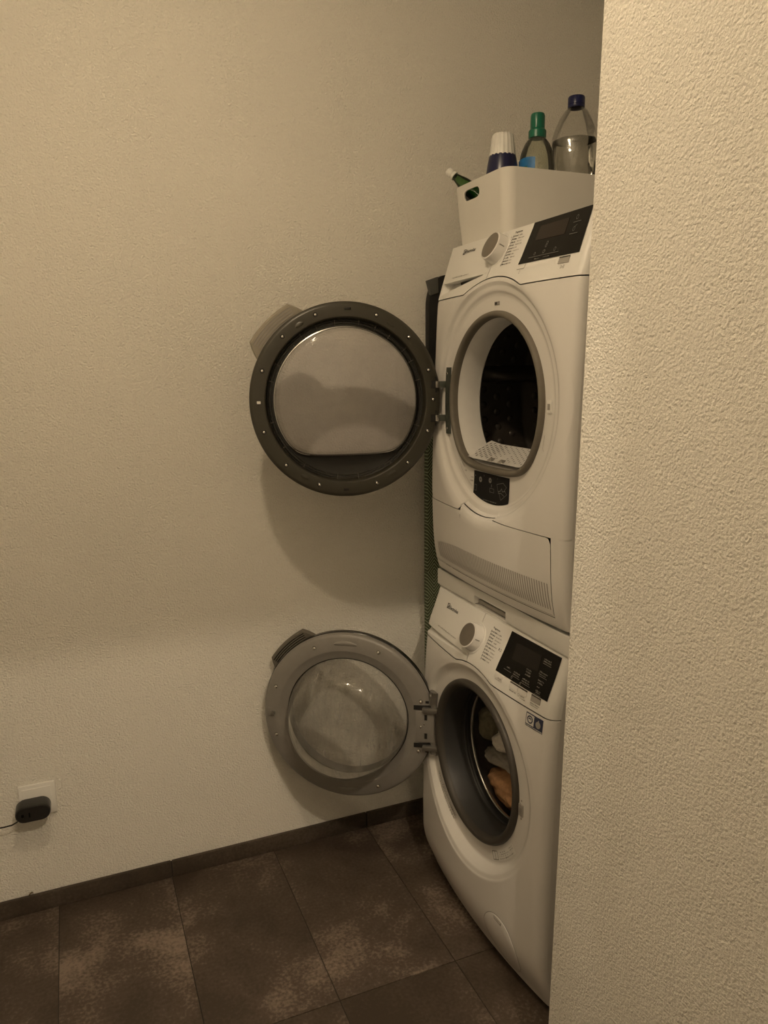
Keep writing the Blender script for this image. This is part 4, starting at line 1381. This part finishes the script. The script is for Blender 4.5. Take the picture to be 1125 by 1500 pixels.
# big clear water bottle, navy cap
x, y = .292, -.152
t = bottle_root('water_bottle', x, y, 'large clear bottle half full of water with navy cap in the storage box')
def rip(a, h, r):
    if h > 1.975: return -.0022 * abs(math.cos(a * 4)) * max(0, min(1, (2.04 - h) / .03)) if r > .02 else 0
    return -.0030 * abs(math.cos(a * 4)) if 1.915 < h else 0
prof = [(0, BZ), (.050, BZ), (.056, BZ + .008), (.057, 1.80), (.055, 1.806), (.057, 1.812), (.057, 1.860), (.0545, 1.866), (.057, 1.872), (.057, 1.884), (.0545, 1.890), (.057, 1.896), (.057, 1.908), (.0575, 1.93), (.0575, 1.96), (.0560, 1.975), (.050, 1.995), (.040, 2.018), (.0285, 2.036), (.0195, 2.044), (.0180, 2.048), (.0180, 2.056)]
mb = MB(); vl(mb, x, y, prof, 64, rip); mb.build('bottle_body', 'bottle_clear', t, angle=50)
mb = MB(); vl(mb, x, y, [(0, BZ + .003)] + [(max(r - .0018, 0), h + .002) for r, h in prof[1:16] if h < 1.968] + [(.0535, 1.9700), (0, 1.9700)], 64, rip); mb.build('water', 'water', t, angle=50)
mb = MB(); vl(mb, x, y, [(.0195, 2.0440), (.0200, 2.0450), (.0200, 2.0500), (.0190, 2.0505), (.0200, 2.0515), (.0198, 2.0670), (.0185, 2.0695), (0, 2.070)], 48, lambda a, h, r: .0003 * math.cos(a * 24) if r > .0185 else 0); mb.build('cap', 'cap_navy', t)
# small green bottle leaning over the left rim
c0 = Vector((.150, -.075, 1.793)); c1 = Vector((.046, .040, 1.9255))
t = empty('small_bottle', tuple(c0), 'small green bottle with white cap leaning out of the storage box above the grip hole', 'bottle', 'bottles in the storage box')
ax = (c1 - c0).normalized(); Lh = (c1 - c0).length
mb = MB(); lathe_at(mb, c0, ax, [(0, 0), (.016, .0), (.0185, .004), (.0185, Lh - .075), (.0165, Lh - .055), (.0105, Lh - .032), (.0085, Lh - .024), (.0085, Lh - .018)], 32); mb.build('bottle_body', 'bottle_green', t)
mb = MB(); lathe_at(mb, c0, ax, [(0, .002), (.0145, .002), (.0165, .006), (.0165, Lh - .085), (.014, Lh - .070), (0, Lh - .070)], 32); mb.build('label', 'label_green', t)
mb = MB(); lathe_at(mb, c0, ax, [(.0088, Lh - .024), (.0112, Lh - .024), (.0112, Lh - .017), (.0092, Lh - .0165), (.0092, Lh - .015), (.0105, Lh - .0145), (.0105, Lh - .003), (.0095, Lh), (0, Lh)], 28); mb.build('cap', 'cap_white', t)

# ================================================================== IRONING BOARD in the gap by the wall
ib = empty('ironing_board', (.26, .205, 0), 'ironing board with green herringbone cover standing between wall and machines', 'ironing board')
ix0, ix1 = .066, .45
mb = MB(); out = []
for i in range(13):      # rounded top corners
    a = PI - PI / 2 * i / 12
    out.append((ix0 + .055 + .055 * math.cos(a), 1.605 + .085 * math.sin(a)))
for i in range(13):
    a = PI / 2 - PI / 2 * i / 12
    out.append((ix1 - .055 + .055 * math.cos(a), 1.605 + .085 * math.sin(a)))
def plate(mb, loop, y0, y1):
    n = len(loop)
    mb.add([(x, y0, z) for x, z in loop] + [(x, y1, z) for x, z in loop],
           [tuple(range(n)), tuple(range(2 * n - 1, n - 1, -1))] + [(i, i + n, (i + 1) % n + n, (i + 1) % n) for i in range(n)])
plate(mb, out + [(ix1, 1.34), (ix0, 1.34)], .192, .216); mb.build('iron_rest', 'board_black', ib, bevel=.002)
mb = MB(); plate(mb, [(ix0, .30), (ix0 - .003, .8), (ix0 - .003, 1.2), (ix0, 1.342), (ix1, 1.342), (ix1, .30), (ix1 - .10, .12), (ix0 + .10, .12)], .190, .218)
mb.build('board_cover', 'cover_green', ib, bevel=.004)
mb = MB(); plate(mb, [(.058, 1.672), (.092, 1.684), (.094, 1.640), (.070, 1.632)], .186, .200)
mb.build('end_clip', 'board_grey', ib, bevel=.002)
for xx in (.16, .36):
    mb = MB(); mb.tube([(xx, .222, 1.2), (xx, .224, .6), (xx, .222, .012)], .009, 10); mb.build('leg', 'board_grey', ib)

# ================================================================== SOCKET, ADAPTER, CRUMB
so_ = empty('wall_socket', (-1.0555, YW, .3245), 'white square wall socket low on the plaster wall', 'socket')
MB().box(-1.100, -1.011, YW - .009, YW, .280, .369).build('cover_plate', 'socket_white', so_, bevel=.003)
MB().box(-1.0915, -1.022, YW - .0115, YW - .006, .2895, .3595).build('socket_insert', 'socket_white', so_, bevel=.0015)
pa = empty('power_adapter', (-1.067, YW - .035, .290), 'black rounded power adapter plugged into the wall socket', 'adapter')
mb = MB(); rows = []
def stadium(hx, hz, n=10):
    r = hz; pts = []
    for cx_, a0 in ((hx - r, -PI / 2), (-hx + r, PI / 2)):
        for i in range(n + 1):
            a = a0 + PI * i / n
            pts.append((cx_ + r * math.cos(a), r * math.sin(a)))
    return pts
for yy, k in ((YW - .0118, .94), (YW - .016, 1.0), (YW - .052, 1.0), (YW - .056, .985), (YW - .058, .93)):
    rows.append([(-1.0665 + px * k, yy, .3145 + pz * k) for px, pz in stadium(.0420, .0215)])
mb.grid(rows, True); mb.ngon(rows[-1]); mb.ngon(rows[0][::-1])
ad = mb.build('adapter_body', 'black_plastic', pa, angle=40)
mb = MB().box(-1.0935, -1.0880, YW - .0592, YW - .0575, .3110, .3180); mb.box(-1.0760, -1.0730, YW - .0592, YW - .0575, .3080, .3200); mb.build('adapter_marks', 'display_black', pa)
mb = MB(); mb.tube([(-1.098, YW - .045, .301), (-1.106, YW - .048, .2955), (-1.118, YW - .050, .2915), (-1.135, YW - .050, .2905), (-1.18, YW - .046, .290), (-1.28, YW - .03, .270), (-1.36, YW - .02, .15), (-1.42, YW - .02, .012), (-1.55, YW - .03, .004)], .0019, 8)
mb.build('cable', 'black_plastic', pa)
mb = MB(); mb.tube([(-1.1010, YW - .006, .0512), (-1.0985, YW - .0065, .0565), (-1.0925, YW - .007, .0600), (-1.0905, YW - .006, .0560)], [.0012, .0018, .0016, .0010], 6)
cr = mb.build('crumb', 'crumb_brown', None, loc=(-1.097, YW - .006, .051)); tag(cr, 'small brown crumb on top of the tile skirting below the socket', 'crumb')

# fine print is too small to pick apart letter by letter
for o in list(COL.objects):
    if o.name.split('.')[0] in ('button_marks', 'display_icons', 'programme_names', 'programme_subtitles', 'fine_print', 'seal_marks', 'red_seal_mark',
                                'label_print', 'sticker_icons', 'fitting_marks', 'sticker_print', 'eco_marks', 'brand_mark_lines', 'button_strip', 'surround_lines', 'adapter_marks'):
        o['kind'] = 'stuff'
